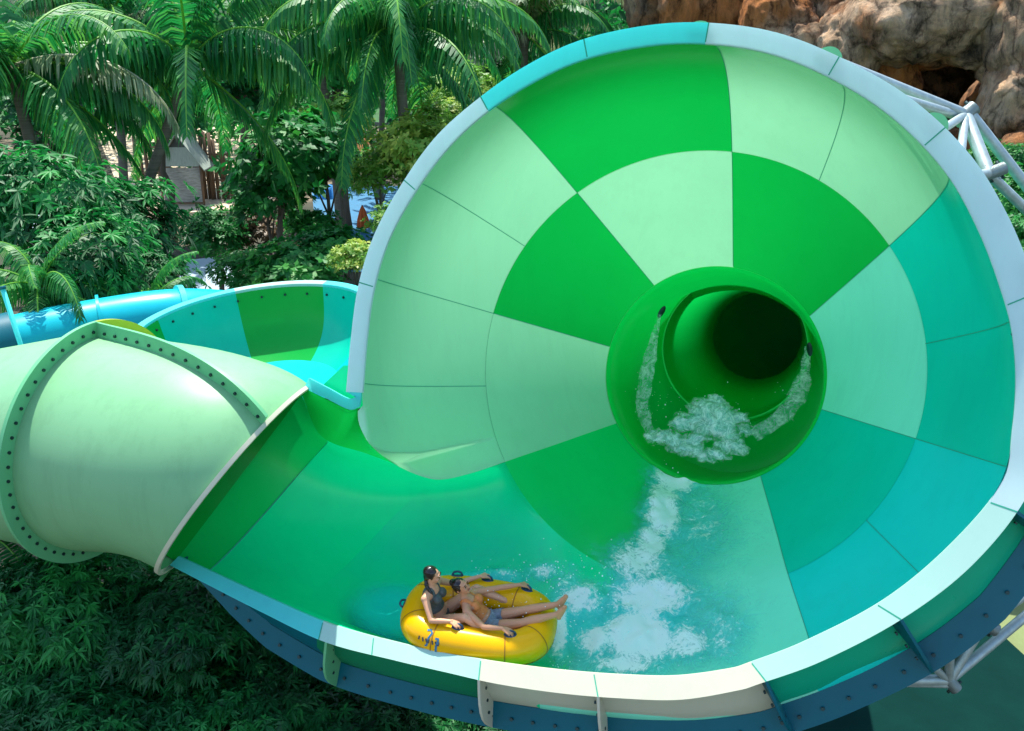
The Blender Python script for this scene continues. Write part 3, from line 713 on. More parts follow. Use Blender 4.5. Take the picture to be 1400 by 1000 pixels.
def remesh(mb, voxel, sm=3):
    me = mesh_data('tmp', np.vstack(mb.v), mb.f); o = bpy.data.objects.new('tmp', me); COL.objects.link(o)
    r = o.modifiers.new('r', 'REMESH'); r.mode = 'VOXEL'; r.voxel_size = voxel; r.use_smooth_shade = True
    s = o.modifiers.new('s', 'SMOOTH'); s.factor = .5; s.iterations = sm
    dg = bpy.context.evaluated_depsgraph_get(); ev = o.evaluated_get(dg); m2 = bpy.data.meshes.new_from_object(ev)
    V = np.empty(len(m2.vertices)*3); m2.vertices.foreach_get('co', V); V = V.reshape(-1, 3); Fc = [tuple(p.vertices) for p in m2.polygons]
    bpy.data.objects.remove(o); bpy.data.meshes.remove(me); bpy.data.meshes.remove(m2)
    return V, Fc
def hand(mb, wrist, target, up, bones, side):
    """palm, four unequal bent fingers and a thumb, closing on the target"""
    wrist, target = np.asarray(wrist, float), np.asarray(target, float); d = nrm(target-wrist); up = nrm(up-d*(np.dot(up, d))); s = np.cross(d, up)*side
    for q in (-.022, 0, .022):
        for t in (.015, .04, .065): ell(mb, wrist+d*t+s*q, (.017, .017, .014))
    for j, (q, l) in enumerate(zip((-.030, -.010, .011, .030), (.062, .072, .068, .052))):
        b = wrist+d*.078+s*q; m = b+d*l*.5+s*q*.12-up*.006; e = m+d*l*.34-up*l*.42
        limb(mb, b, m, .0095, .0088, bones, 'hand', .6); limb(mb, m, e, .0088, .0075, bones, 'hand', .6)
    b = wrist+d*.03-s*.032; m = b+d*.034-s*.022; e = m+d*.03-up*.018
    limb(mb, b, m, .012, .010, bones, 'hand', .6); limb(mb, m, e, .010, .0085, bones, 'hand', .6)
def foot(mb, ankle, toe, bones, sole):
    ankle, toe = np.asarray(ankle, float), np.asarray(toe, float); d = nrm(toe-ankle); sole = nrm(sole-d*np.dot(sole, d))
    s = np.cross(d, sole); heel = ankle+sole*.035-d*.03
    limb(mb, heel, heel+d*.06, .034, .033, bones, 'foot'); limb(mb, ankle, ankle+d*.10+sole*.025, .036, .030, bones, 'foot'); limb(mb, heel+d*.06, ankle+d*.15+sole*.04, .033, .030, bones, 'foot')
    for j, q in enumerate((-.030, -.014, .002, .017, .030)):
        st = ankle+d*(.15-.008*j)+sole*.04+s*q; limb(mb, st, st+d*(.05-.006*j), .0125-.001*j, .0105-.001*j, bones, 'foot', .6)
def person(label, J, skin, top, bottom, face, up, hairstyle, group='raft riders'):
    face, up = nrm(np.asarray(face, float)), np.asarray(up, float); up = nrm(up-face*np.dot(face, up)); sd = np.cross(up, face)
    mb = MB(); bones = []
    h, ch, nk, hd = [np.asarray(J[k], float) for k in ('hip', 'chest', 'neck', 'head')]
    ax = nrm(nk-h); lat = nrm(np.asarray(J['shF'], float)-np.asarray(J['shN'], float)); fw = nrm(np.cross(lat, ax))
    # torso: stacked ellipsoids along the spine
    for s in np.linspace(0, 1, 14):
        c = (1-s)**2*h+2*s*(1-s)*ch+s*s*nk
        w_ = np.interp(s, [0, .18, .42, .7, .88, 1], [.150, .148, .112, .138, .128, .07]); t_ = np.interp(s, [0, .2, .45, .72, .9, 1], [.112, .105, .088, .108, .085, .055])
        ell(mb, c, (w_, t_, .062), lat, fw, ax)
    for q in (-1, 1): ell(mb, (h*.30+nk*.70)+lat*.062*q+fw*.075, (.058, .05, .058), lat, fw, ax)
    bones.append((h, nk, .13, .10, 'torso'))
    limb(mb, nk-ax*.02, hd-up*.05-face*.012, .052, .048, bones, 'neck')
    # head
    ell(mb, hd+up*.022-face*.012, (.072, .092, .088), sd, face, up); ell(mb, hd-up*.028+face*.018, (.058, .066, .072), sd, face, up)
    ell(mb, hd-up*.078+face*.052, (.028, .026, .024), sd, face, up)
    for q in np.linspace(0, 1, 5): ell(mb, hd+face*(.083+.018*q)+up*(.016-.036*q), (.009+.006*q, .010, .011), sd, face, up)
    for q in (-1, 1):
        ell(mb, hd+face*.070+sd*.030*q-up*.022, (.024, .020, .020), sd, face, up); ell(mb, hd+sd*.074*q-up*.004-face*.012, (.010, .018, .030), sd, face, up)
    ell(mb, hd+face*.074+up*.034, (.05, .016, .010), sd, face, up)
    bones.append((hd, hd+up*.01, .09, .09, 'head'))
    for sfx, q in (('N', -1), ('F', 1)):
        sh, el, wr, ha = [np.asarray(J[k+sfx], float) for k in ('sh', 'el', 'wr', 'ha')]
        limb(mb, nk-ax*.05+lat*.06*q, sh, .052, .052, bones, 'shoulder')
        m = sh+(el-sh)*.35; limb(mb, sh, m, .047, .043, bones, 'arm'); limb(mb, m, el, .043, .034, bones, 'arm')
        m = el+(wr-el)*.3; limb(mb, el, m, .035, .036, bones, 'arm'); limb(mb, m, wr, .036, .023, bones, 'arm')
        hand(mb, wr, ha, np.array([0, 0, 1.0]), bones, q)
        hp, kn, an, to = [np.asarray(J[k+sfx], float) for k in ('hp', 'kn', 'an', 'to')]
        limb(mb, hp, hp+(kn-hp)*.4, .086, .076, bones, 'thigh'); limb(mb, hp+(kn-hp)*.4, kn, .076, .052, bones, 'thigh2')
        m = kn+(an-kn)*.32; limb(mb, kn, m, .051, .055, bones, 'calf'); limb(mb, m, an, .055, .033, bones, 'calf')
        foot(mb, an, to, bones, np.asarray(J['sole'], float))
    V, Fc = remesh(mb, .0062, 3)
    root = rw(h)
    W = RO+V[:, :1]*RX+V[:, 1:2]*RY+V[:, 2:]*RZ
    body = obj('person', W, Fc, M[skin], None, root)
    tag(body, label, 'person', group)
    # clothing from the nearest bone
    best = np.full(len(V), 9.0); bt = np.zeros(len(V), int); par = np.zeros(len(V))
    for i, (a, b, ra, rb, tg) in enumerate(bones):
        ab = b-a; t = np.clip((V-a)@ab/(ab@ab), 0, 1); d = np.linalg.norm(V-a-t[:, None]*ab, axis=1)-(ra+(rb-ra)*t)
        u = d < best; best[u] = d[u]; bt[u] = i; par[u] = t[u]
    tg = np.array([b[4] for b in bones])[bt]; sp = (V-h)@ax/np.linalg.norm(nk-h)
    vn = np.zeros_like(V); Fa = [f for f in Fc]
    for f in Fa:
        n_ = np.cross(V[f[1]]-V[f[0]], V[f[2]]-V[f[0]])
        for i in f: vn[i] += n_
    vn = unit(vn)
    def cloth(sel, nm, mat, off):
        fs_ = [f for f in Fc if all(sel[i] for i in f)]
        ids = sorted({i for f in fs_ for i in f}); mp = {i: k for k, i in enumerate(ids)}
        P_ = V[ids]+vn[ids]*off; W_ = RO+P_[:, :1]*RX+P_[:, 1:2]*RY+P_[:, 2:]*RZ
        c = obj(nm, W_, [tuple(mp[i] for i in f) for f in fs_], mat, body)
        sm = c.modifiers.new('thickness', 'SOLIDIFY'); sm.thickness = .004
    front = (V-nk)@fw
    trunk_ = (tg == 'torso')
    strap = (np.abs(np.abs((V-nk)@lat)-.068) < .02) & (sp < 1.06) & ((tg == 'torso') | (tg == 'shoulder'))
    cloth((trunk_ & (sp > .30) & (sp < .84)) | (strap & (sp > .8)), 'swim_top', M[top], .007)
    if bottom: cloth((trunk_ & (sp < .20)) | ((tg == 'thigh') & (par < .92)), 'swim_shorts', M[bottom], .009)
    else: cloth((trunk_ & (sp < .12)) | ((tg == 'thigh') & (par < .25)), 'swim_bottoms', M[top], .006)
    for q in (-1, 1):
        e = MB(); ell(e, hd+face*.088+sd*.030*q+up*.012, (.013, .006, .0065), sd, face, up); e2 = np.vstack(e.v); obj('eye', RO+e2[:, :1]*RX+e2[:, 1:2]*RY+e2[:, 2:]*RZ, e.f, M['eye'], body)
        e = MB(); ell(e, hd+face*.087+sd*.031*q+up*.034, (.018, .006, .004), sd, face, up); e2 = np.vstack(e.v); obj('eyebrow', RO+e2[:, :1]*RX+e2[:, 1:2]*RY+e2[:, 2:]*RZ, e.f, M['hair'], body)
    e = MB(); ell(e, hd+face*.083-up*.046, (.024, .008, .009), sd, face, up); e2 = np.vstack(e.v); obj('mouth', RO+e2[:, :1]*RX+e2[:, 1:2]*RY+e2[:, 2:]*RZ, e.f, M['lip'], body)
    # hair
    hb_ = MB(); bb = []
    ell(hb_, hd+up*.040-face*.026, (.082, .092, .078), sd, face, up); ell(hb_, hd-face*.058-up*.01, (.070, .050, .075), sd, face, up)
    for q in (-1, 1): ell(hb_, hd+sd*.066*q+up*.02-face*.02, (.018, .05, .05), sd, face, up)
    if hairstyle == 'braid':
        pts = catmull([hd-face*.07-up*.06, hd-face*.045-up*.13-sd*.06*J['bs'], hd+face*.02-up*.20-sd*.085*J['bs'], hd+face*.075-up*.29-sd*.05*J['bs'], hd+face*.085-up*.38-sd*.03*J['bs']], 16)
        for i, p in enumerate(pts): ell(hb_, p, [.026-.010*i/15+.003*(i % 2)]*3)
    else:
        ell(hb_, hd-face*.088+up*.075, (.045, .045, .042), sd, face, up); ell(hb_, hd-face*.06+up*.06, (.04, .04, .04), sd, face, up)
    Vh, Fh = remesh(hb_, .0065, 2)
    obj('hair', RO+Vh[:, :1]*RX+Vh[:, 1:2]*RY+Vh[:, 2:]*RZ, Fh, M['hair'], body)
    return body
def loc(w): q = np.asarray(w)-RO; return np.array([q@RX, q@RY, q@RZ])
def grip(hw, wr): hl = loc(hw); d = nrm(hl-wr); return hl-d*.085+np.array([0, 0, .025])
JA = dict(hip=(-.47, -.02, .19), chest=(-.57, -.02, .44), neck=(-.555, -.03, .66), head=(-.535, -.03, .835), shN=(-.585, -.19, .60), shF=(-.525, .135, .60), elN=(-.47, -.37, .46), elF=(-.36, .30, .42),
          hpN=(-.44, -.10, .17), hpF=(-.44, .09, .17), knN=(-.10, -.245, .46), knF=(-.08, .24, .46), anN=(.22, -.26, .28), anF=(.26, .25, .33), toN=(.34, -.25, .20), toF=(.38, .25, .25), sole=(-.3, 0, -1), bs=1)
JB = dict(hip=(.12, .0, .20), chest=(-.03, -.01, .34), neck=(-.16, .0, .53), head=(-.20, .0, .69), shN=(-.10, -.165, .47), shF=(-.08, .16, .47), elN=(.14, -.335, .45), elF=(.17, .29, .47),
          hpN=(.16, -.085, .19), hpF=(.16, .085, .19), knN=(.53, -.10, .36), knF=(.52, .07, .39), anN=(.93, -.02, .50), anF=(.92, .09, .55), toN=(.985, -.02, .66), toF=(.975, .10, .71), sole=(1, 0, -.1), bs=1)
for J_, n_, f_ in ((JA, hAn, hAf), (JB, hBn, hBf)):
    for sfx, hw in (('N', n_), ('F', f_)):
        e = np.asarray(J_['el'+sfx]); J_['wr'+sfx] = grip(hw, e); J_['ha'+sfx] = loc(hw)
person('woman sitting upright in the raft, wet braided hair and grey green swim top', JA, 'skin', 'topA', None, (.95, .02, -.10), (.08, 0, 1), 'braid')
person('woman lying back with raised feet, dark hair in a bun, orange top and grey shorts', JB, 'skin2', 'topB', 'short', (.80, -.22, .42), (-.42, 0, .9), 'bun')

# ------------------------------------------------------------------ STEEL SUPPORT
tr = empty('steel_support', at(1330, 900, 14)*np.array([1, 1, 0]), 'galvanised steel pipe truss holding up the right side of the funnel', 'truss')
def pipe(a, b, r=.065):
    o = MB().tube([a, b], r, 14).build('pipe', M['steel'], tr); shade_auto(o, 50); return o
def plate(p, d, l=.2, r=.085, n=2):
    d = nrm(d); mb = MB()
    for k in range(n): mb.tube([p-d*l+d*.0, p+d*l], r*(1+.0*k), 14)
    o = mb.build('joint_sleeve', M['steel'], tr); shade_auto(o, 50)
    s = nrm(np.cross(d, AF))
    for k in (-.5, 0, .5):
        bo = MB().tube([p+d*l*k*1.4-s*(r+.03), p+d*l*k*1.4+s*(r+.03)], .018, 6).build('bolt', M['bolt'], tr)
N1 = at(1320, 157, 11.2); N2 = at(1352, 238, 10.75); N3 = at(1345, 852, 11.2); N4 = at(1297, 930, 11.3)
Q1 = at(1462, 330, 11.5); Q2 = at(1490, 755, 11.9)
pipe(CO[184]+A*.22, N1, .062); pipe(CO[177]+A*.30, N1+A*.12, .052)
pipe(N1, S(ang(1262, 195, .35), .35, -.07), .046); pipe(N1, S(ang(1300, 250, .35), .35, -.07), .046)
pipe(N1, N2, .07); pipe(N1+AX*.06, Q1, .062); pipe(N2, Q1-AU*.12, .055); pipe(S(ang(1365, 372, .4), .4, -.07), Q1-AU*.22, .04)
pipe(N2, CO[165]+A*.3-outd(165)*.12, .05)
plate(N1, N1-at(1290, 182, 11.2), .13, .082); plate(N2, at(1378, 228, 10.75)-N2, .18, .07)
pipe(N3, Q2+AU*.05, .062); pipe(N4, Q2-AU*.12, .058); pipe(N3, N4, .058); pipe(N4, Jin(109)+A*.55, .05); pipe(N4, Jin(103)+A*.55, .042)
pipe(N4, Jin(92)+A*.7, .062); pipe(N4-AU*.05, Jin(90)+A*.9, .042); pipe(N3, Jin(115)+A*.5, .05); pipe(Jin(122)+A*.6, Q2+AU*.2, .046)
plate(N3, at(1372, 868, 11.2)-N3, .165, .074); plate(N4, at(1320, 958, 11.3)-N4, .14, .07)
# posts down to the ground, out to the right
for q in (Q1, Q2): pipe(q+AU*.3, np.array([q[0]+4.2, q[1]+1.0, 0.0]), .11)
pipe(O+A*4.2+EX*2.02, np.array([6.2, 15.6, 0]), .12)

# ------------------------------------------------------------------ FAR SLIDES, HUT AND PLAZA
M['bluefloor'] = fibreglass('deep teal fibreglass', (.002, .42, .44), .1, .25)
M['teal2'] = fibreglass('dark teal fibreglass', (.002, .60, .40), .25, .25)
# green bowl behind the tube
bc = at(345, 440, 18.5); BR_ = 2.05
bw = empty('bowl_slide', (bc[0], bc[1], 0), 'open green and teal bowl slide with thin cyan rim behind the pale tube', 'water slide')
bx = nrm(AX+np.array([0, 0, .10])); by = nrm(np.cross(np.array([0, 0, 1.0]), bx)); bz = np.cross(bx, by)
def bp_(th, s):
    r = BR_*(1-.10*s-.25*s**4); return bc+r*(math.cos(th)*bx*1.04+math.sin(th)*by)-bz*(1.35*s)+bz*(.10*math.sin(th*1.0))
cuts = [-20, 26, 62, 84, 112, 138, 160, 200]; cm = ['bluefloor', 'teal2', 'green', 'green', 'teal2', 'teal2', 'green']
for k in range(7):
    G = np.array([[bp_(R_(t), s) for s in np.linspace(0, 1, 16)] for t in np.linspace(cuts[k], cuts[k+1], 16)])
    MB().grid(G).build('bowl_panel', M[cm[k]], bw)
G = np.array([[bc+(bp_(R_(t), 1)-bc)*np.array([1, 1, 1])*q+(1-q)*(-bz*1.45) for q in np.linspace(1, 0, 8)] for t in np.linspace(-180, 180, 73)])
MB().grid(G).build('bowl_floor', M['bluefloor'], bw)
for a, b, mt in ((-20, 62, 'cyan'), (62, 112, 'aqua'), (112, 200, 'cyan')):
    G = np.array([[bp_(R_(t), .02)+0*bz, bp_(R_(t), 0)+bz*.03, bp_(R_(t), 0)*1.0+nrm(bp_(R_(t), 0)-bc)*.15+bz*.05, bp_(R_(t), 0)+nrm(bp_(R_(t), 0)-bc)*.15-bz*.02] for t in np.linspace(a, b, 40)])
    shade_auto(MB().grid(G).build('rim_flange', M[mt], bw))
for t in np.linspace(-6, 190, 16):
    p = bp_(R_(t), .13); bolt(p+nrm(bc-p)*.0, nrm(bc-p), bw, 1.2)
# blue tube slide at the far left
bt = empty('tube_slide', at(120, 450, 21)*np.array([1, 1, 0]), 'bright blue closed tube slide at the left edge behind the pale tube', 'water slide')
pts = [at(-140, 520, 19.5), at(0, 477, 20.3), at(130, 449, 21.0), at(250, 433, 21.6), at(340, 440, 22.6), at(420, 470, 23.5)]
cb = catmull(pts, 40)
mb = MB(); mb.tube(cb, .60, 40, False); mb.build('tube_body', M['bluetube'], bt)
def bring(i, mat, w=.14):
    t = nrm(cb[i+1]-cb[i-1]); mb = MB(); mb.tube([cb[i]-t*w, cb[i]-t*w*.98, cb[i]+t*w*.98, cb[i]+t*w], [.60, .68, .68, .60], 40, False)
    shade_auto(mb.build('joint_ring', M[mat], bt))
bring(9, 'blue', .16); bring(17, 'bluetube', .03); bring(24, 'cyan', .06); bring(3, 'blue', .05)
# water streaks in the bowl are part of the #WATER block
bpol = empty('blue_pole', ground_at(20, 640), 'thin bright blue pole leaning across the blue tube at the left edge', 'pole')
q0, q1 = at(4, 396, 18.6), at(33, 486, 18.8)
MB().tube([q0, q1, q1+(q1-q0)*3.2], .045, 10).build('pole_shaft', M['cyan'], bpol)
MB().tube([q0, q0+(q0-q1)*.05], .06, 10).build('pole_cap', M['blue'], bpol)
# gabled hut
M['roofgrey'] = plain('grey green roof boards', (.34, .40, .34), .8, 0, .2, 3, .3, stretch=(6, 6, 1))
M['roofdark'] = plain('dark gable vent', (.06, .07, .06), .8)
M['net'] = plain('pale woven screen', (.34, .33, .29), .85, 0, .45, 3.0, .5, stretch=(1, 1, 5))
M['wood'] = plain('brown weathered wood', (.16, .10, .06), .85, 0, .35, 4, .4, stretch=(3, 3, .5))
hb = ground_at(258, 277); hz = np.linalg.norm(hb-CAM)/1.02; u = hz/F
hut = empty('gabled_hut', hb, 'small gabled hut with grey roof and woven screen wall among the palms', 'hut')
X_, Y_, Z_ = np.array([1.0, 0, 0]), np.array([0, 1.0, 0]), np.array([0, 0, 1.0])
w2, hw, he, hp = 27*u, 27*u, 50*u, 92*u; dp = 40*u
for sx in (-1, 1):
    ap = hb+Z_*hp; ea = hb+X_*sx*(w2+5*u)+Z_*(he-4*u)
    f0, f1 = -Y_*(dp*.5+4*u), Y_*(dp*.5+4*u); th = Z_*1.6*u
    MB().add([ap+f0, ap+f1, ea+f1, ea+f0, ap+f0-th, ap+f1-th, ea+f1-th, ea+f0-th], [(0,1,2,3),(7,6,5,4),(0,3,7,4),(1,5,6,2),(3,2,6,7)]).build('roof', M['roofgrey'], hut, smooth_=False)
fr = -Y_*dp*.5
MB().add([hb-X_*w2+Z_*he+fr, hb+X_*w2+Z_*he+fr, hb+X_*w2*.42+Z_*(he+24*u)+fr, hb-X_*w2*.42+Z_*(he+24*u)+fr], [(0,1,2,3)]).build('gable_board', M['roofgrey'], hut, smooth_=False)
MB().add([hb-X_*w2*.42+Z_*(he+24*u)+fr+Y_*.02, hb+X_*w2*.42+Z_*(he+24*u)+fr+Y_*.02, hb+Z_*(hp-3*u)+fr+Y_*.02], [(0,1,2)]).build('gable_vent', M['roofdark'], hut, smooth_=False)
G = np.array([[hb+X_*w2*(-.92+1.84*a)+Z_*(4*u+(he-6*u)*c)+fr+Y_*(.12+.10*math.sin(a*9+c*4)) for c in np.linspace(0, 1, 14)] for a in np.linspace(0, 1, 24)])
MB().grid(G).build('screen_wall', M['net'], hut)
for sx in (-1, 1):
    for sy in (-1, 1): MB().tube([hb+X_*sx*w2*.97+Y_*sy*dp*.5, hb+X_*sx*w2*.97+Y_*sy*dp*.5+Z_*(he+2*u)], 1.6*u, 8).build('post', M['wood'], hut)
MB().box(hb+fr+Z_*3*u, X_*w2, Y_*.08, Z_*1.2*u).build('bottom_rail', M['wood'], hut, smooth_=False)
# wooden stockade round the hut
def stockade(px, py, wpx, hpx, n, label):
    b = ground_at(px, py); k = np.linalg.norm(b-CAM)/F
    t = empty('wooden_stockade', b, label, 'fence', 'stockades beside the hut'); g = np.random.default_rng(int(px))
    for i in range(n):
        x = (i/(n-1)-.5)*wpx*k; q = b+X_*x+Y_*g.normal()*.1
        MB().tube([q, q+Z_*hpx*k*(.85+.25*g.random())+X_*g.normal()*.08], [2.6*k, 2.2*k], 8).build('stake', M['wood'], t)
    for h in (.3, .7): MB().box(b+Z_*hpx*k*h-Y_*3*k, X_*wpx*k*.5, Y_*.04, Z_*1.1*k).build('rail', M['wood'], t, smooth_=False)
stockade(212, 262, 40, 80, 7, 'row of brown wooden stakes left of the gabled hut')
stockade(300, 272, 34, 82, 7, 'row of brown wooden stakes right of the gabled hut')
M['thatch'] = plain('orange brown shingles', (.42, .17, .05), .85, 0, .35, 5, .4)
def shack(px, py, wpx, hpx, label):
    b = ground_at(px, py); k = np.linalg.norm(b-CAM)/F
    t = empty('open_shelter', b, label, 'shelter', 'orange roofed shelters')
    W, H, D = wpx*k/2, hpx*k, wpx*k/2
    c = [b+X_*sx*W*1.2+Y_*sy*D*1.2+Z_*H*.62 for sx, sy in ((-1,-1),(1,-1),(1,1),(-1,1))]; r0, r1 = b-X_*W*.4+Z_*H, b+X_*W*.4+Z_*H
    MB().add(c+[r0, r1], [(0,1,5,4),(1,2,5),(2,3,4,5),(3,0,4)]).build('roof', M['thatch'], t, smooth_=False)
    for sx in (-1, 1):
        for sy in (-1, 1): MB().tube([b+X_*sx*W+Y_*sy*D, b+X_*sx*W+Y_*sy*D+Z_*H*.66], 2*k, 8).build('post', M['wood'], t)
    MB().box(b+Z_*H*.22-Y_*D, X_*W, Y_*.05, Z_*H*.03).build('rail', M['wood'], t, smooth_=False)
shack(368, 180, 46, 62, 'orange roofed shelter behind the broad leaved tree')
shack(488, 240, 34, 56, 'orange roofed shelter beside the bright shrubs')
# parasols on the plaza
M['orange'] = plain('orange parasol cloth', (.50, .10, .02), .8, 0, .2, 3)
M['bluecl'] = plain('blue parasol cloth', (.01, .22, .62), .8, 0, .2, 2)
b = ground_at(497, 318); k = np.linalg.norm(b-CAM)/F
pa = empty('folded_parasol', b, 'folded orange parasol standing on the blue plaza', 'parasol')
mb = MB(); n = 14; hs = [(.14, 4), (.2, 7.5), (.5, 6.5), (.85, 3.2), (1.0, .8)]
G = np.array([[b+Z_*36*k*h+r*k*(1+.22*math.cos(7*a))*(math.cos(a)*X_+math.sin(a)*Y_) for h, r in hs] for a in np.linspace(0, 2*math.pi, 57)])
mb.grid(G).build('canopy', M['orange'], pa); MB().tube([b, b+Z_*37*k], .8*k, 8).build('pole', M['wood'], pa)
b = ground_at(452, 300); k = np.linalg.norm(b-CAM)/F
pa = empty('open_parasol', b, 'open bright blue parasol seen between the leaves', 'parasol')
G = np.array([[b+Z_*(30+16*(1-s*s))*k+22*s*k*(math.cos(a)*X_+math.sin(a)*Y_) for s in np.linspace(0, 1, 8)] for a in np.linspace(0, 2*math.pi, 9)])
MB().grid(G).build('canopy', M['bluecl'], pa, smooth_=False); MB().tube([b, b+Z_*45*k], 1.0*k, 8).build('pole', M['steel'], pa)

# ------------------------------------------------------------------ GROUND
def groundmat():
    m, nt, N, Lk = newmat('earth and leaf litter')
    n1 = noise_tex(nt, .12, 8, .65); n2 = noise_tex(nt, 2.5, 8, .7)
    r1 = ramp(nt, n1.outputs['Fac'], [(.35, (.016, .028, .010)), (.52, (.05, .045, .025)), (.68, (.34, .27, .18))])
    r2 = ramp(nt, n2.outputs['Fac'], [(.3, (.45, .45, .45)), (.7, (1.3, 1.25, 1.15))])
    mx = N.new('ShaderNodeMix'); mx.data_type = 'RGBA'; mx.blend_type = 'MULTIPLY'; mx.inputs[0].default_value = 1
    Lk.new(r1.outputs[0], mx.inputs[6]); Lk.new(r2.outputs[0], mx.inputs[7])
    b = N.new('ShaderNodeBsdfPrincipled'); b.inputs['Roughness'].default_value = .9; Lk.new(mx.outputs[2], b.inputs['Base Color'])
    bp = N.new('ShaderNodeBump'); bp.inputs['Strength'].default_value = .6; Lk.new(n2.outputs['Fac'], bp.inputs['Height']); Lk.new(bp.outputs[0], b.inputs['Normal'])
    o = N.new('ShaderNodeOutputMaterial'); Lk.new(b.outputs[0], o.inputs[0]); return m
xs = np.linspace(-260, 260, 60); ys = np.linspace(-60, 460, 60)
V = [(x, y, -.02+.0*x) for x in xs for y in ys]
MB().grid(np.array(V).reshape(60, 60, 3)).build('ground', groundmat())['kind'] = 'structure'
def sheet(name, pts, z, mat, kind='structure'):
    c = np.mean(pts, axis=0)
    V = [(p[0], p[1], z) for p in pts]
    o = obj(name, V, [tuple(range(len(V)))], mat, None, (c[0], c[1], 0), False); o['kind'] = kind; return o
M['khaki'] = plain('khaki sunlit ground', (.165, .20, .085), .95, 0, .14, 1.6, .2, .08)
M['path'] = plain('pale concrete path', (.30, .40, .46), .8, 0, .15, 1.2, .2)
M['bluepav'] = plain('blue painted paving', (.004, .13, .26), .7, 0, .2, 1.5)
M['sand'] = plain('pale sand', (.55, .44, .31), .9, 0, .15, .8, .3)
M['shadepav'] = plain('dark green ground shade', (.001, .022, .018), .95, 0, .2, 1.2, .2, .08)  # shade lying on the ground, put into the colour
sheet('pavement', [(1.5, 7.5), (30, 7.5), (34, 33), (9, 33), (1.5, 20)], .004, M['shadepav'])
g_ = lambda x, y: ground_at(x, y)
sheet('pavement', [g_(1290, 640), g_(1700, 640), g_(1700, 1190), g_(1402, 898), g_(1352, 852), g_(1310, 800)], .008, M['khaki'])  # sunlit gap in the ground shade, drawn as a lighter sheet
sheet('pavement', [g_(1353, 787), g_(1364, 789), g_(1398, 803), g_(1385, 812), g_(1353, 800)], .012, M['shadepav'])  # small cast shadow painted as a dark sheet
g = lambda x, y: ground_at(x, y)
sheet('path', [g(232, 402), g(262, 404), g(322, 398), g(318, 366), g(290, 352), g(258, 356)], .008, M['path'])
sheet('path', [g(-60, 330), g(60, 330), g(75, 285), g(-60, 275)], .008, M['path'])
sheet('plaza', [g(440, 372), g(560, 372), g(560, 255), g(425, 255)], .012, M['bluepav'])
sheet('sand', [g(170, 278), g(240, 292), g(330, 286), g(400, 262), g(430, 150), g(120, 150)], .004, M['sand'])

# ------------------------------------------------------------------ PLANTS
M['palm'] = leafmat('palm leaflets', (.003, .07, .02), (.015, .24, .045), (.22, .55, .06), .45, .5)
M['drypalm'] = leafmat('pale dry palm leaflets', (.10, .20, .07), (.25, .32, .16), (.5, .5, .36), .3, .5)
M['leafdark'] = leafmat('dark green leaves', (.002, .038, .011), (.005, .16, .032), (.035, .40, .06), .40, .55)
M['leafmid'] = leafmat('mid green leaves', (.004, .065, .015), (.012, .22, .035), (.09, .44, .05), .42, .55)
M['leafbright'] = leafmat('bright yellow green leaves', (.05, .20, .02), (.17, .42, .05), (.52, .58, .10), .5, .5)
M['leafbrown'] = leafmat('reddish brown leaves', (.05, .05, .02), (.16, .10, .05), (.34, .22, .12), .3, .5)
M['bark'] = plain('grey brown bark', (.095, .082, .062), .9, 0, .35, 5, .6, stretch=(1, 1, .3))
M['palmbark'] = plain('ringed palm bark', (.14, .125, .10), .9, 0, .4, 3, .7, stretch=(.3, .3, 6))
M['stalk'] = plain('yellow green leaf stalk', (.22, .32, .06), .5)
def leaves(base, dirs, side, ln, wd, droop):
    n = len(base); z = np.array([0, 0, -1.0])
    mid = base+dirs*(ln*.5)[:, None]+z*(droop*ln*.18)[:, None]
    tip = base+dirs*ln[:, None]+z*(droop*ln*.6)[:, None]
    up = np.cross(dirs, side); up /= np.linalg.norm(up, axis=1)[:, None]+1e-9
    l = mid-side*(wd*.5)[:, None]+up*(wd*.15)[:, None]; r = mid+side*(wd*.5)[:, None]+up*(wd*.15)[:, None]
    V = np.stack([base, l, tip, r], 1).reshape(-1, 3)
    i = np.arange(n)*4
    return V, np.vstack([np.stack([i, i+1, i+2], 1), np.stack([i, i+2, i+3], 1)])
def crown_mesh(name, seed, mat, nclump=40, ncl=14, nleaf=9, ln=.18, wd=.05, droop=.8, clump_r=.24, shape=(1, 1, .8), hollow=.45, spread=1.0):
    """crown of unit radius: clumps > clusters > leaves"""
    g = np.random.default_rng(seed)
    d = unit(g.normal(size=(nclump, 3))); d[:, 2] = np.where(d[:, 2] < -.45, -d[:, 2], d[:, 2])
    cc = d*(hollow+(1-hollow)*g.random((nclump, 1))**.6)*np.array(shape)*(.8+.35*g.random((nclump, 1)))
    ctint = g.random(nclump)*.45
    cl = np.repeat(cc, ncl, 0)+g.normal(size=(nclump*ncl, 3))*clump_r*np.array([1, 1, .55])
    ct = np.repeat(ctint, ncl)+g.random(nclump*ncl)*.22
    ax = unit(unit(cl)+np.array([0, 0, .7])+g.normal(size=cl.shape)*.35)
    b = np.repeat(cl, nleaf, 0); axr = np.repeat(ax, nleaf, 0); tt = np.repeat(ct, nleaf)+g.random(len(b))*.18
    rd = g.normal(size=b.shape); rd = unit(rd-axr*np.sum(rd*axr, 1)[:, None])
    dr = unit(rd*spread+axr*(.15+.6*g.random((len(b), 1))))
    sd = unit(np.cross(dr, axr)+g.normal(size=b.shape)*.25)
    V, Fc = leaves(b, dr, sd, ln*(.7+.6*g.random(len(b))), wd*(.7+.6*g.random(len(b))), droop*(.6+.8*g.random(len(b))))
    m = mesh_data(name, V, Fc, False, np.repeat(tt, 4)); m.materials.append(mat); return m
CR = {}
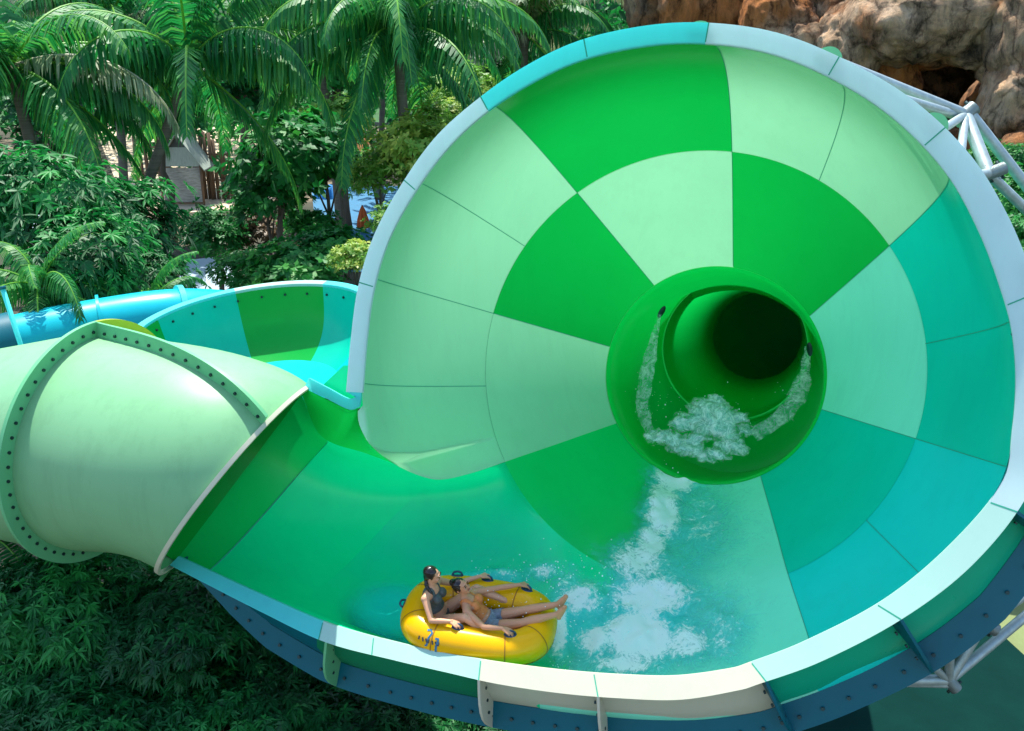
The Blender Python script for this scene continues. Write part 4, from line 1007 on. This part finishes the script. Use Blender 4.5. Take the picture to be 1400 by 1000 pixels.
for k in range(3):
    CR['fine%d' % k] = crown_mesh('fine crown', 10+k, M['leafdark'], 46, 20, 10, .20, .05, 1.0, .20, (1, 1, .8), .5, .9)
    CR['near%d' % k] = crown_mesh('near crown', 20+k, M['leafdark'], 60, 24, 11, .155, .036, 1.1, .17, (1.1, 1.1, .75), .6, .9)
    CR['broad%d' % k] = crown_mesh('broad crown', 30+k, M['leafmid'], 38, 14, 7, .20, .12, .45, .21, (1, 1, .85), .4, 1.0)
for k in range(2):
    CR['bright%d' % k] = crown_mesh('bright crown', 40+k, M['leafbright'], 36, 18, 7, .17, .075, .5, .20, (1, 1, .8), .45)
    CR['green%d' % k] = crown_mesh('green crown', 50+k, M['leafmid'], 44, 18, 7, .16, .07, .5, .2, (1, 1, .85), .5)
    CR['far%d' % k] = crown_mesh('far crown', 60+k, M['leafdark'], 50, 16, 7, .16, .09, .5, .2, (1, 1, 1), .5)
CR['brown0'] = crown_mesh('brown crown', 70, M['leafbrown'], 30, 14, 7, .18, .07, .6, .2)
def tree(px, py, zc, rpx, kind, name, label, cat, group=None, seed=0, flat=1.0, trunk=True):
    c = at(px, py, zc); r = rpx*zc/F; g = np.random.default_rng(seed+int(px)*7+int(py))
    b = np.array([c[0]+g.normal()*.25*r, c[1]+g.normal()*.25*r, 0.0])
    t = empty(name, b, label, cat, group)
    mb = MB(); rr = max(.05, .075*r); n = 8
    top = c-np.array([0, 0, .25*r*flat])
    ln = [b+(top-b)*s+np.array([g.normal(), g.normal(), 0])*.05*r*math.sin(s*math.pi) for s in np.linspace(0, 1, n)]
    mb.tube(ln, list(np.linspace(rr*1.25, rr*.5, n)), 8)
    for k in range(7):
        a = k*.9+g.random(); st = ln[-1-(k % 3)]; e = c+np.array([math.cos(a)*.75*r, math.sin(a)*.75*r, (g.random()-.25)*.8*r*flat])
        mb.tube([st, st*.5+e*.5+np.array([0, 0, .08*r]), e], [rr*.45, rr*.28, rr*.08], 6)
    mb.build('trunk', M['bark'], t)
    o = bpy.data.objects.new('crown', CR[kind]); COL.objects.link(o); o.parent = t
    o.location = Vector(c-b); o.scale = (r, r, r*flat); o.rotation_euler = (0, 0, g.random()*6.28)
    return t
# palms --------------------------------------------------------------
def frond_mesh(seed, e0, bend, L=4.4, n=84, mat=None, drp=.55):
    g = np.random.default_rng(seed); ss = np.linspace(0, 1, n)
    an = e0-bend*ss**1.25; st = L/n
    p = np.zeros((n, 3)); yaw = (g.random()-.5)*.5
    for i in range(1, n): p[i] = p[i-1]+st*np.array([math.cos(an[i])*math.cos(yaw*ss[i]), math.cos(an[i])*math.sin(yaw*ss[i]), math.sin(an[i])])
    tg = unit(np.gradient(p, axis=0)); sd = unit(np.cross(tg, np.array([0, 0, 1.0]))+1e-6); up = np.cross(sd, tg)
    V = []; Fq = []; T = []; k = 0
    mb = MB(); mb.tube([p[i] for i in range(0, n, 5)]+[p[-1]], list(np.linspace(.045, .006, len(range(0, n, 5))+1)), 5)
    nv = sum(len(x) for x in mb.v)
    V = [np.vstack(mb.v)]; base_f = mb.f; T = [np.full(nv, .95)]; k = nv; fl = list(base_f)
    for s_ in (-1, 1):
        for i in range(7, n):
            s = ss[i]; l = L*.235*(math.sin(min(1, s*1.15+.12)*math.pi*.93)**.55)*(.85+.3*g.random()) if s < .97 else L*.06
            tw = g.normal()*.10
            d1 = s_*sd[i]*.80+tg[i]*(.42+tw)+up[i]*.22*(1-s)+np.array([0, 0, -drp*(.5+g.random()*.5)])
            d1 /= np.linalg.norm(d1); d2 = d1+np.array([0, 0, -1.0])*(.75+.6*g.random())*(drp/.55); d2 /= np.linalg.norm(d2)
            d3 = d2+np.array([0, 0, -.7]); d3 /= np.linalg.norm(d3)
            a = p[i]; b = a+d1*l*.35; c = b+d2*l*.35; e = c+d3*l*.3; w = .030*L/4.4*(1+.3*g.random()); q = tg[i]*w
            V.append(np.array([a-q*.6, a+q*.6, b-q, b+q, c-q*.8, c+q*.8, e])); tt = .15+.4*g.random(); T.append(np.array([tt]*6+[tt+.15]))
            fl += [(k, k+1, k+3, k+2), (k+2, k+3, k+5, k+4), (k+4, k+5, k+6)]; k += 7
    m = mesh_data('palm frond', np.vstack(V), fl, False, np.concatenate(T)); m.materials.append(mat); return m
FRD = [frond_mesh(100+i, R_(e), R_(b), mat=M['palm'], drp=dr) for i, (e, b, dr) in enumerate([(76, 75, .4), (60, 105, .6), (46, 118, .75), (32, 112, .8), (16, 98, .8), (-4, 74, .65), (-32, 45, .45), (52, 135, .8)])]
FRDRY = [frond_mesh(120+i, R_(e), R_(b), mat=M['drypalm'], drp=.5) for i, (e, b) in enumerate([(40, 90), (20, 90), (60, 100)])]
def palm(px, py, zc, sc, nf, seed, label, group=None, dry=0, name='palm_tree', lean=.6, az0=None, off=None, skip=None):
    g = np.random.default_rng(seed); c = at(px, py, zc)
    b = np.array([c[0]+g.normal()*lean, c[1]+g.normal()*lean, 0])
    if off: b = np.array([c[0]+off[0], c[1]+off[1], 0])
    t = empty(name, b, label, 'palm tree', group)
    mb = MB(); n = 14; pts = []; rr = []
    for s in np.linspace(0, 1, n):
        pts.append(b+(c-b)*s+np.array([math.sin(s*3)*.18, 0, 0])); rr.append(.17*sc*(1.5-.5*min(1, s*6)) if s < .17 else .17*sc*(1-.3*s)+(.10*sc if s > .97 else 0))
    mb.tube(pts, rr, 10); mb.build('trunk', M['palmbark'], t)
    for i in range(nf):
        f = i/nf; v = min(7, int(f*7+g.random()*1.0)); az = (az0 or 0)+i*2.39996+g.normal()*.12
        if skip and f > .45 and skip[0] < (math.degrees(az) % 360) < skip[1]: continue
        me = FRDRY[int(g.random()*3)] if g.random() < dry else FRD[v]
        o = bpy.data.objects.new('frond', me); COL.objects.link(o); o.parent = t
        o.location = Vector(c-b); o.rotation_euler = (g.normal()*.10, g.normal()*.05, az); s = sc*(.85+.25*g.random()); o.scale = (s, s, s)
    return t
GP = 'coconut palms behind the funnel'
palm(258, 88, 31, 1.30, 26, 1, 'tall coconut palm arching over the little gabled hut', GP, off=(-5.4, .6), skip=(225, 330))
palm(541, 46, 32, 1.30, 26, 2, 'coconut palm with drooping fronds just left of the funnel top', GP)
palm(14, 92, 29, 1.30, 24, 3, 'coconut palm cut by the left photo edge, upper left corner', GP, .1)
palm(716, 44, 44, 1.3, 24, 4, 'pale dry tipped palm beside the green hillside at the funnel top', GP, .4)
palm(150, 28, 42, 1.35, 24, 5, 'palm with pale upper fronds between the left edge palm and the hut palm', GP, .3)
palm(425, 22, 46, 1.3, 22, 6, 'palm standing further back between the two big central coconut palms', GP, .2)
palm(625, 8, 50, 1.35, 22, 7, 'palm further back right of the palm nearest the funnel top', GP, .2)
palm(330, -28, 58, 1.2, 20, 8, 'distant palm showing over the hut palm, cut by the top edge', GP, .1)
palm(70, -40, 52, 1.2, 20, 9, 'distant palm cut by the top edge near the left corner', GP, .2)
palm(520, -50, 60, 1.2, 20, 10, 'distant palm cut by the top edge above the central coconut palm', GP, .1)
palm(235, -30, 66, 1.2, 20, 11, 'distant palm cut by the top edge left of the hut palm', GP, .2)
palm(55, 392, 21.5, .55, 16, 12, 'small low palm with arching fronds behind the blue tube slide')
palm(205, 418, 23, .40, 14, 15, 'tiny dark palm just above the far blue tube bend')
palm(52, 812, 15.6, .50, 14, 13, 'shaded palm under the pale tube with long hanging fronds')
palm(215, 890, 14.4, .26, 12, 14, 'small shaded palm poking out of the dark bushes below the tube')
# trees --------------------------------------------------------------
GT = 'fine leaved trees left of the hut'
tree(60, 290, 24.5, 95, 'fine0', 'leafy_tree', 'dense fine leaved tree by the left photo edge below the palms', 'tree', GT)
tree(150, 308, 26, 82, 'fine1', 'leafy_tree', 'dense fine leaved tree left of the gabled hut, in front of its palm trunk', 'tree', GT)
tree(105, 365, 22.8, 80, 'fine2', 'leafy_tree', 'lowest fine leaved tree, right above the low palm and blue tube', 'tree', GT)
tree(205, 385, 25, 52, 'fine0', 'leafy_tree', 'small dark fine leaved tree beside the pale path', 'tree', GT, 3)
GB = 'broad leaved trees right of the hut'
tree(392, 215, 37, 72, 'broad0', 'broadleaf_tree', 'broad leaved tree right of the gabled hut', 'tree', GB)
tree(366, 275, 37.5, 46, 'broad1', 'broadleaf_tree', 'smaller broad leaved tree touching the right side of the hut', 'tree', GB)
tree(445, 235, 40, 52, 'broad2', 'broadleaf_tree', 'broad leaved tree left of the blue parasol', 'tree', GB)
tree(405, 375, 30, 60, 'broad1', 'broadleaf_shrub', 'dark broad leaved shrub right above the green bowl rim', 'shrub', None, 5, .8)
tree(455, 345, 31, 48, 'broad0', 'broadleaf_shrub', 'broad leaved shrub at the left edge of the blue plaza', 'shrub', None, 6, .8)
tree(292, 322, 41, 46, 'green0', 'round_shrub', 'rounded dark shrub standing in front of the hut', 'shrub')
tree(358, 325, 42, 42, 'brown0', 'brown_shrub', 'reddish brown shrub right of the rounded dark shrub', 'shrub')
tree(335, 372, 33, 42, 'green1', 'round_shrub', 'low dark shrub between the pale path and the green bowl rim', 'shrub', None, 9, .8)
tree(425, 315, 40, 36, 'broad2', 'broadleaf_shrub', 'broad leaved shrub left of the blue plaza edge', 'shrub', None, 10)
GY = 'bright shrubs left of the funnel rim'
tree(572, 205, 32, 58, 'bright0', 'bright_shrub', 'large sunny yellow green shrub against the upper left funnel rim', 'shrub', GY)
tree(520, 240, 33, 42, 'bright1', 'bright_shrub', 'sunny yellow green shrub above the orange parasol', 'shrub', GY)
tree(487, 352, 27, 34, 'bright0', 'bright_shrub', 'lowest sunny yellow green shrub, between plaza and pale funnel rim', 'shrub', GY, 2, .8)
tree(462, 172, 44, 44, 'bright1', 'bright_shrub', 'sunny shrub under the central palm fronds', 'shrub', GY, 3)
tree(640, 130, 40, 46, 'bright1', 'bright_shrub', 'sunny shrub between the palm and the funnel rim', 'shrub', GY, 4)
tree(535, 305, 29, 30, 'bright1', 'bright_shrub', 'sunny yellow green shrub hugging the funnel rim above the lowest one', 'shrub', GY, 7)
tree(604, 168, 35, 40, 'bright0', 'bright_shrub', 'sunny yellow green shrub topmost along the funnel rim', 'shrub', GY, 8)
GR = 'bushes right of the funnel'
tree(1392, 225, 31, 34, 'green0', 'green_bush', 'sunny green bush at the foot of the rock cliff', 'bush', GR)
tree(1398, 275, 28, 44, 'green1', 'green_bush', 'sunny green bush behind the long steel pipe', 'bush', GR, 2)
tree(1425, 330, 26, 50, 'green0', 'green_bush', 'green bush cut by the right photo edge beside the rim', 'bush', GR, 3)
tree(1352, 215, 33, 22, 'green1', 'green_bush', 'small green bush behind the steel joint', 'bush', GR, 4)
GK = 'dark trees behind the palms'
for i, (x, y, z, r, lb) in enumerate([(80, 165, 47, 70, 'dark tree in shade behind the left edge palm'), (215, 140, 50, 70, 'dark tree in shade behind the hut palm'), (455, 100, 54, 75, 'dark tree filling the gap between the two central palms'),
        (610, 85, 52, 70, 'dark tree behind the palm nearest the funnel'), (700, 110, 50, 55, 'dark tree touching the funnel rim under the pale tipped palm'), (330, 120, 58, 60, 'dark tree above the orange hut roof')]):
    tree(x, y, z, r, 'far%d' % (i % 2), 'dark_tree', lb, 'tree', GK, i)
GN = 'dark bushes under the slide'
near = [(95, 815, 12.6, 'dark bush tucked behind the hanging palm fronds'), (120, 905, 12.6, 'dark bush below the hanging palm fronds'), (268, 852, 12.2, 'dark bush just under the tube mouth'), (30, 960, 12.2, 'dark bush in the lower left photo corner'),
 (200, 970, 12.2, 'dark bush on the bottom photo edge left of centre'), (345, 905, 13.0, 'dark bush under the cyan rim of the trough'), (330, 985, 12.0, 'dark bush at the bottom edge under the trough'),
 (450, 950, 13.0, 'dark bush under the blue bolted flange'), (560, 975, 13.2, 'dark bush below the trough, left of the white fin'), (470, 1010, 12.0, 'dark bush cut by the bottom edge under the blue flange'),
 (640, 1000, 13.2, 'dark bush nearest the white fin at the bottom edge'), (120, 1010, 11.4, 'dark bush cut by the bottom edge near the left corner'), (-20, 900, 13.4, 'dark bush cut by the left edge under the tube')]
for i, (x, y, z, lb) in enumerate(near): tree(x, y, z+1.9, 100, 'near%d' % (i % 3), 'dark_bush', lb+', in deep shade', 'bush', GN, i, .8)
# far wood: a mass nobody could count
g = np.random.default_rng(5); n = 5200
px_ = g.uniform(-250, 1750, n); zc_ = g.uniform(72, 100, n); hh = g.random(n)**.8*(17+4*np.sin(px_*.013)+3*np.sin(px_*.041+1))
b = np.array([at(x, 300, z) for x, z in zip(px_, zc_)]); b[:, 2] = hh
B = np.repeat(b, 9, 0)+g.normal(size=(n*9, 3))*.5
dr = unit(g.normal(size=B.shape)+np.array([0, -.5, .3])); sd = unit(np.cross(dr, g.normal(size=B.shape)))
V, Fc = leaves(B, dr, sd, g.uniform(.5, 1.2, len(B)), g.uniform(.25, .5, len(B)), g.uniform(.2, .8, len(B)))
o = obj('far_wood', V, Fc, M['leafmid'], None, (0, 90, 0), False, np.repeat(np.repeat(g.random(n)*.5, 9)+g.random(len(B))*.2, 4)); o['kind'] = 'stuff'
# green hillside beyond the funnel top
xs = np.linspace(-120, 160, 70); G = []
for x in xs: G.append([(x, 104+22*s, 30*smooth(s)*(.75+.25*math.sin(x*.05))+noise.noise(Vector((x*.1, s*4, 0)))*1.5) for s in np.linspace(0, 1, 14)])
M['hill'] = plain('green hillside', (.03, .12, .03), .9, 0, .6, .35, .8)
MB().grid(np.array(G)).build('hill', M['hill'])['kind'] = 'structure'

# ------------------------------------------------------------------ ROCKS
def rockmat():
    m, nt, N, Lk = newmat('weathered rock')
    n1 = noise_tex(nt, .35, 10, .7, dist=.6); n2 = noise_tex(nt, 1.6, 10, .75, dist=.4, stretch=(1, 1, .45)); n3 = noise_tex(nt, .22, 5, .6, dist=.3)
    r1 = ramp(nt, n1.outputs['Fac'], [(.30, (.05, .075, .06)), (.42, (.27, .19, .12)), (.54, (.62, .42, .26)), (.70, (.85, .66, .47))])
    r3 = ramp(nt, n3.outputs['Fac'], [(.47, (0, 0, 0)), (.60, (.9, .9, .9))])
    mx = N.new('ShaderNodeMix'); mx.data_type = 'RGBA'; Lk.new(r3.outputs[0], mx.inputs[0]); Lk.new(r1.outputs[0], mx.inputs[6]); mx.inputs[7].default_value = (.48, .17, .04, 1)
    r2 = ramp(nt, n2.outputs['Fac'], [(.36, (.12, .13, .13)), (.5, (.8, .8, .8)), (.68, (1.35, 1.28, 1.15))])
    m2 = N.new('ShaderNodeMix'); m2.data_type = 'RGBA'; m2.blend_type = 'MULTIPLY'; m2.inputs[0].default_value = 1
    Lk.new(mx.outputs[2], m2.inputs[6]); Lk.new(r2.outputs[0], m2.inputs[7])
    tc = N.new('ShaderNodeTexCoord'); wn = noise_tex(nt, .8, 5, .6); vm = N.new('ShaderNodeMix'); vm.data_type = 'VECTOR'; vm.inputs[0].default_value = .62
    Lk.new(tc.outputs['Object'], vm.inputs[4]); Lk.new(wn.outputs['Color'], vm.inputs[5])
    vo = N.new('ShaderNodeTexVoronoi'); vo.feature = 'DISTANCE_TO_EDGE'; vo.inputs['Scale'].default_value = .85; Lk.new(vm.outputs[1], vo.inputs['Vector'])
    rc_ = ramp(nt, vo.outputs['Distance'], [(.0, (.45, .42, .40)), (.03, (1, 1, 1))])
    m3 = N.new('ShaderNodeMix'); m3.data_type = 'RGBA'; m3.blend_type = 'MULTIPLY'; m3.inputs[0].default_value = 1; Lk.new(m2.outputs[2], m3.inputs[6]); Lk.new(rc_.outputs[0], m3.inputs[7]); m2 = m3
    b = N.new('ShaderNodeBsdfPrincipled'); b.inputs['Roughness'].default_value = .92; b.inputs['Specular IOR Level'].default_value = .2
    Lk.new(m2.outputs[2], b.inputs['Base Color'])
    bp = N.new('ShaderNodeBump'); bp.inputs['Strength'].default_value = .9; bp.inputs['Distance'].default_value = .45
    n5 = noise_tex(nt, 6, 10, .8); hm = N.new('ShaderNodeMath'); hm.operation = 'MULTIPLY_ADD'; Lk.new(n5.outputs['Fac'], hm.inputs[0]); hm.inputs[1].default_value = .45; Lk.new(n2.outputs['Fac'], hm.inputs[2])
    Lk.new(hm.outputs[0], bp.inputs['Height']); Lk.new(bp.outputs[0], b.inputs['Normal'])
    o = N.new('ShaderNodeOutputMaterial'); Lk.new(b.outputs[0], o.inputs[0]); return m
M['rock'] = rockmat()
rk = empty('rock_cliff', at(1200, 120, 44)*np.array([1, 1, 0]), 'tan and grey artificial rock cliff with a black cave mouth, top right', 'rock cliff')
def ridged(p):
    return 1-abs(noise.noise(p))*2
def boulder(px, py, zc, rx, ry, rot=0, seed=0, sub=5, depth=1.0, amp=.26, name='boulder'):
    bm = bmesh.new(); bmesh.ops.create_icosphere(bm, subdivisions=sub, radius=1); k = zc/F
    c = at(px, py, zc); cr, sr = math.cos(R_(rot)), math.sin(R_(rot)); V = []
    sc = np.array([rx*k, (rx+ry)*.5*k*depth, ry*k]); of = Vector((seed*3.1, seed*1.7, seed*.9))
    for v in bm.verts:
        n = np.array(v.co)
        # squared-off profile
        q = np.sign(n)*np.abs(n)**.72; q /= max(1e-6, np.linalg.norm(q)**.55)
        p = q*sc; pv = Vector(p)
        d = amp*min(sc)*(.9*noise.noise(pv*.55+of)+.75*ridged(pv*.9+of)*.5+.50*noise.noise(pv*2.1+of)+.55*ridged(pv*1.7+of)*.5+.40*ridged(pv*4+of)*.5+.18*noise.noise(pv*8+of))
        p = p+n*d
        x, z = p[0]*cr-p[2]*sr, p[0]*sr+p[2]*cr
        V.append(c+np.array([x, p[1], z]))
    fc = [[v.index for v in f.verts] for f in bm.faces]; bm.free()
    return obj(name, V, fc, M['rock'], rk)
for i, a in enumerate([(893, 0, 43, 34, 62, 0), (935, 10, 42, 34, 50, 4), (1000, 0, 42, 52, 62, 8), (1062, 38, 40, 48, 44, -10), (1110, 0, 41, 52, 60, 10), (1098, 60, 39, 34, 26, 0),
      (1165, 62, 38.5, 46, 46, 12), (1186, 8, 37.5, 22, 66, -32), (1150, 20, 40, 40, 40, 0), (1285, 22, 36.5, 108, 52, 4), (1262, 50, 37.5, 74, 36, 5), (1340, 52, 36.2, 46, 40, 0), (1208, 128, 39.5, 38, 70, 0), (1175, 140, 40, 50, 60, 0),
      (1398, 60, 34.8, 44, 92, 6), (1408, 140, 34.6, 56, 62, 0), (1450, 20, 36, 60, 150, 0), (1362, 192, 35.2, 40, 26, 10), (1300, 205, 37, 60, 30, 0), (1415, 200, 33.6, 40, 20, 0), (1238, 200, 39, 50, 40, 0), (1340, 128, 38.6, 12, 30, -40)]):
    boulder(*a, seed=i+1, sub=5 if a[3]*a[4] > 1500 else 4)
# back wall of the cliff, with the cave going in behind the overhang
G = []
for x in np.linspace(860, 1700, 90):
    row = []
    for y in np.linspace(-70, 330, 46):
        dz = 2.2*noise.noise(Vector((x*.012, y*.014, 1)))+.9*ridged(Vector((x*.03, y*.035, 4)))
        cave = max(0, 1-((x-1300)/95)**2-((y-135)/75)**2)
        row.append(at(x, y, 45.5-dz+9*smooth(cave*1.5)))
    G.append(row)
MB().grid(np.array(G)).build('cliff_wall', M['rock'], rk)
top = [[np.array(G[i][0])+np.array([0, 14*s, 1.0*math.sin(s*3)+noise.noise(Vector((i*.2, s*3, 0)))]) for s in np.linspace(0, 1, 8)] for i in range(len(G))]
MB().grid(np.array(top)).build('cliff_top', M['rock'], rk)


# ------------------------------------------------------------------ light, sky, camera
SUN_EL, SUN_AZ = R_(65), R_(-20)
w = bpy.data.worlds.new('World'); SC.world = w; w.use_nodes = True
nt = w.node_tree; bg = nt.nodes['Background']; sky = nt.nodes.new('ShaderNodeTexSky'); sky.sky_type = 'NISHITA'
sky.sun_disc = False; sky.sun_elevation = SUN_EL; sky.sun_rotation = SUN_AZ; sky.altitude = 50
nt.links.new(sky.outputs[0], bg.inputs[0]); bg.inputs[1].default_value = .14
sl = bpy.data.lights.new('sun', 'SUN'); sl.energy = 3.5; sl.angle = R_(.5); sl.color = (1, .96, .88)
so = bpy.data.objects.new('sun', sl); COL.objects.link(so)
sd = Vector((math.sin(SUN_AZ)*math.cos(SUN_EL), math.cos(SUN_AZ)*math.cos(SUN_EL), math.sin(SUN_EL)))
so.rotation_euler = sd.to_track_quat('Z', 'Y').to_euler(); so.location = (0, 0, 60)
cd = bpy.data.cameras.new('camera'); co = bpy.data.objects.new('camera', cd); COL.objects.link(co)
co.location = CAM; co.rotation_euler = (math.pi/2-PITCH, 0, 0)
cd.sensor_fit = 'HORIZONTAL'; cd.sensor_width = 36; cd.lens = 36*F/1400; cd.clip_end = 2000; cd.clip_start = .1
SC.camera = co
SC.view_settings.view_transform = 'Standard'; SC.view_settings.look = 'None'; SC.view_settings.exposure = 1.36; SC.view_settings.gamma = 1
SC.cycles.max_bounces = 8; SC.cycles.transparent_max_bounces = 16
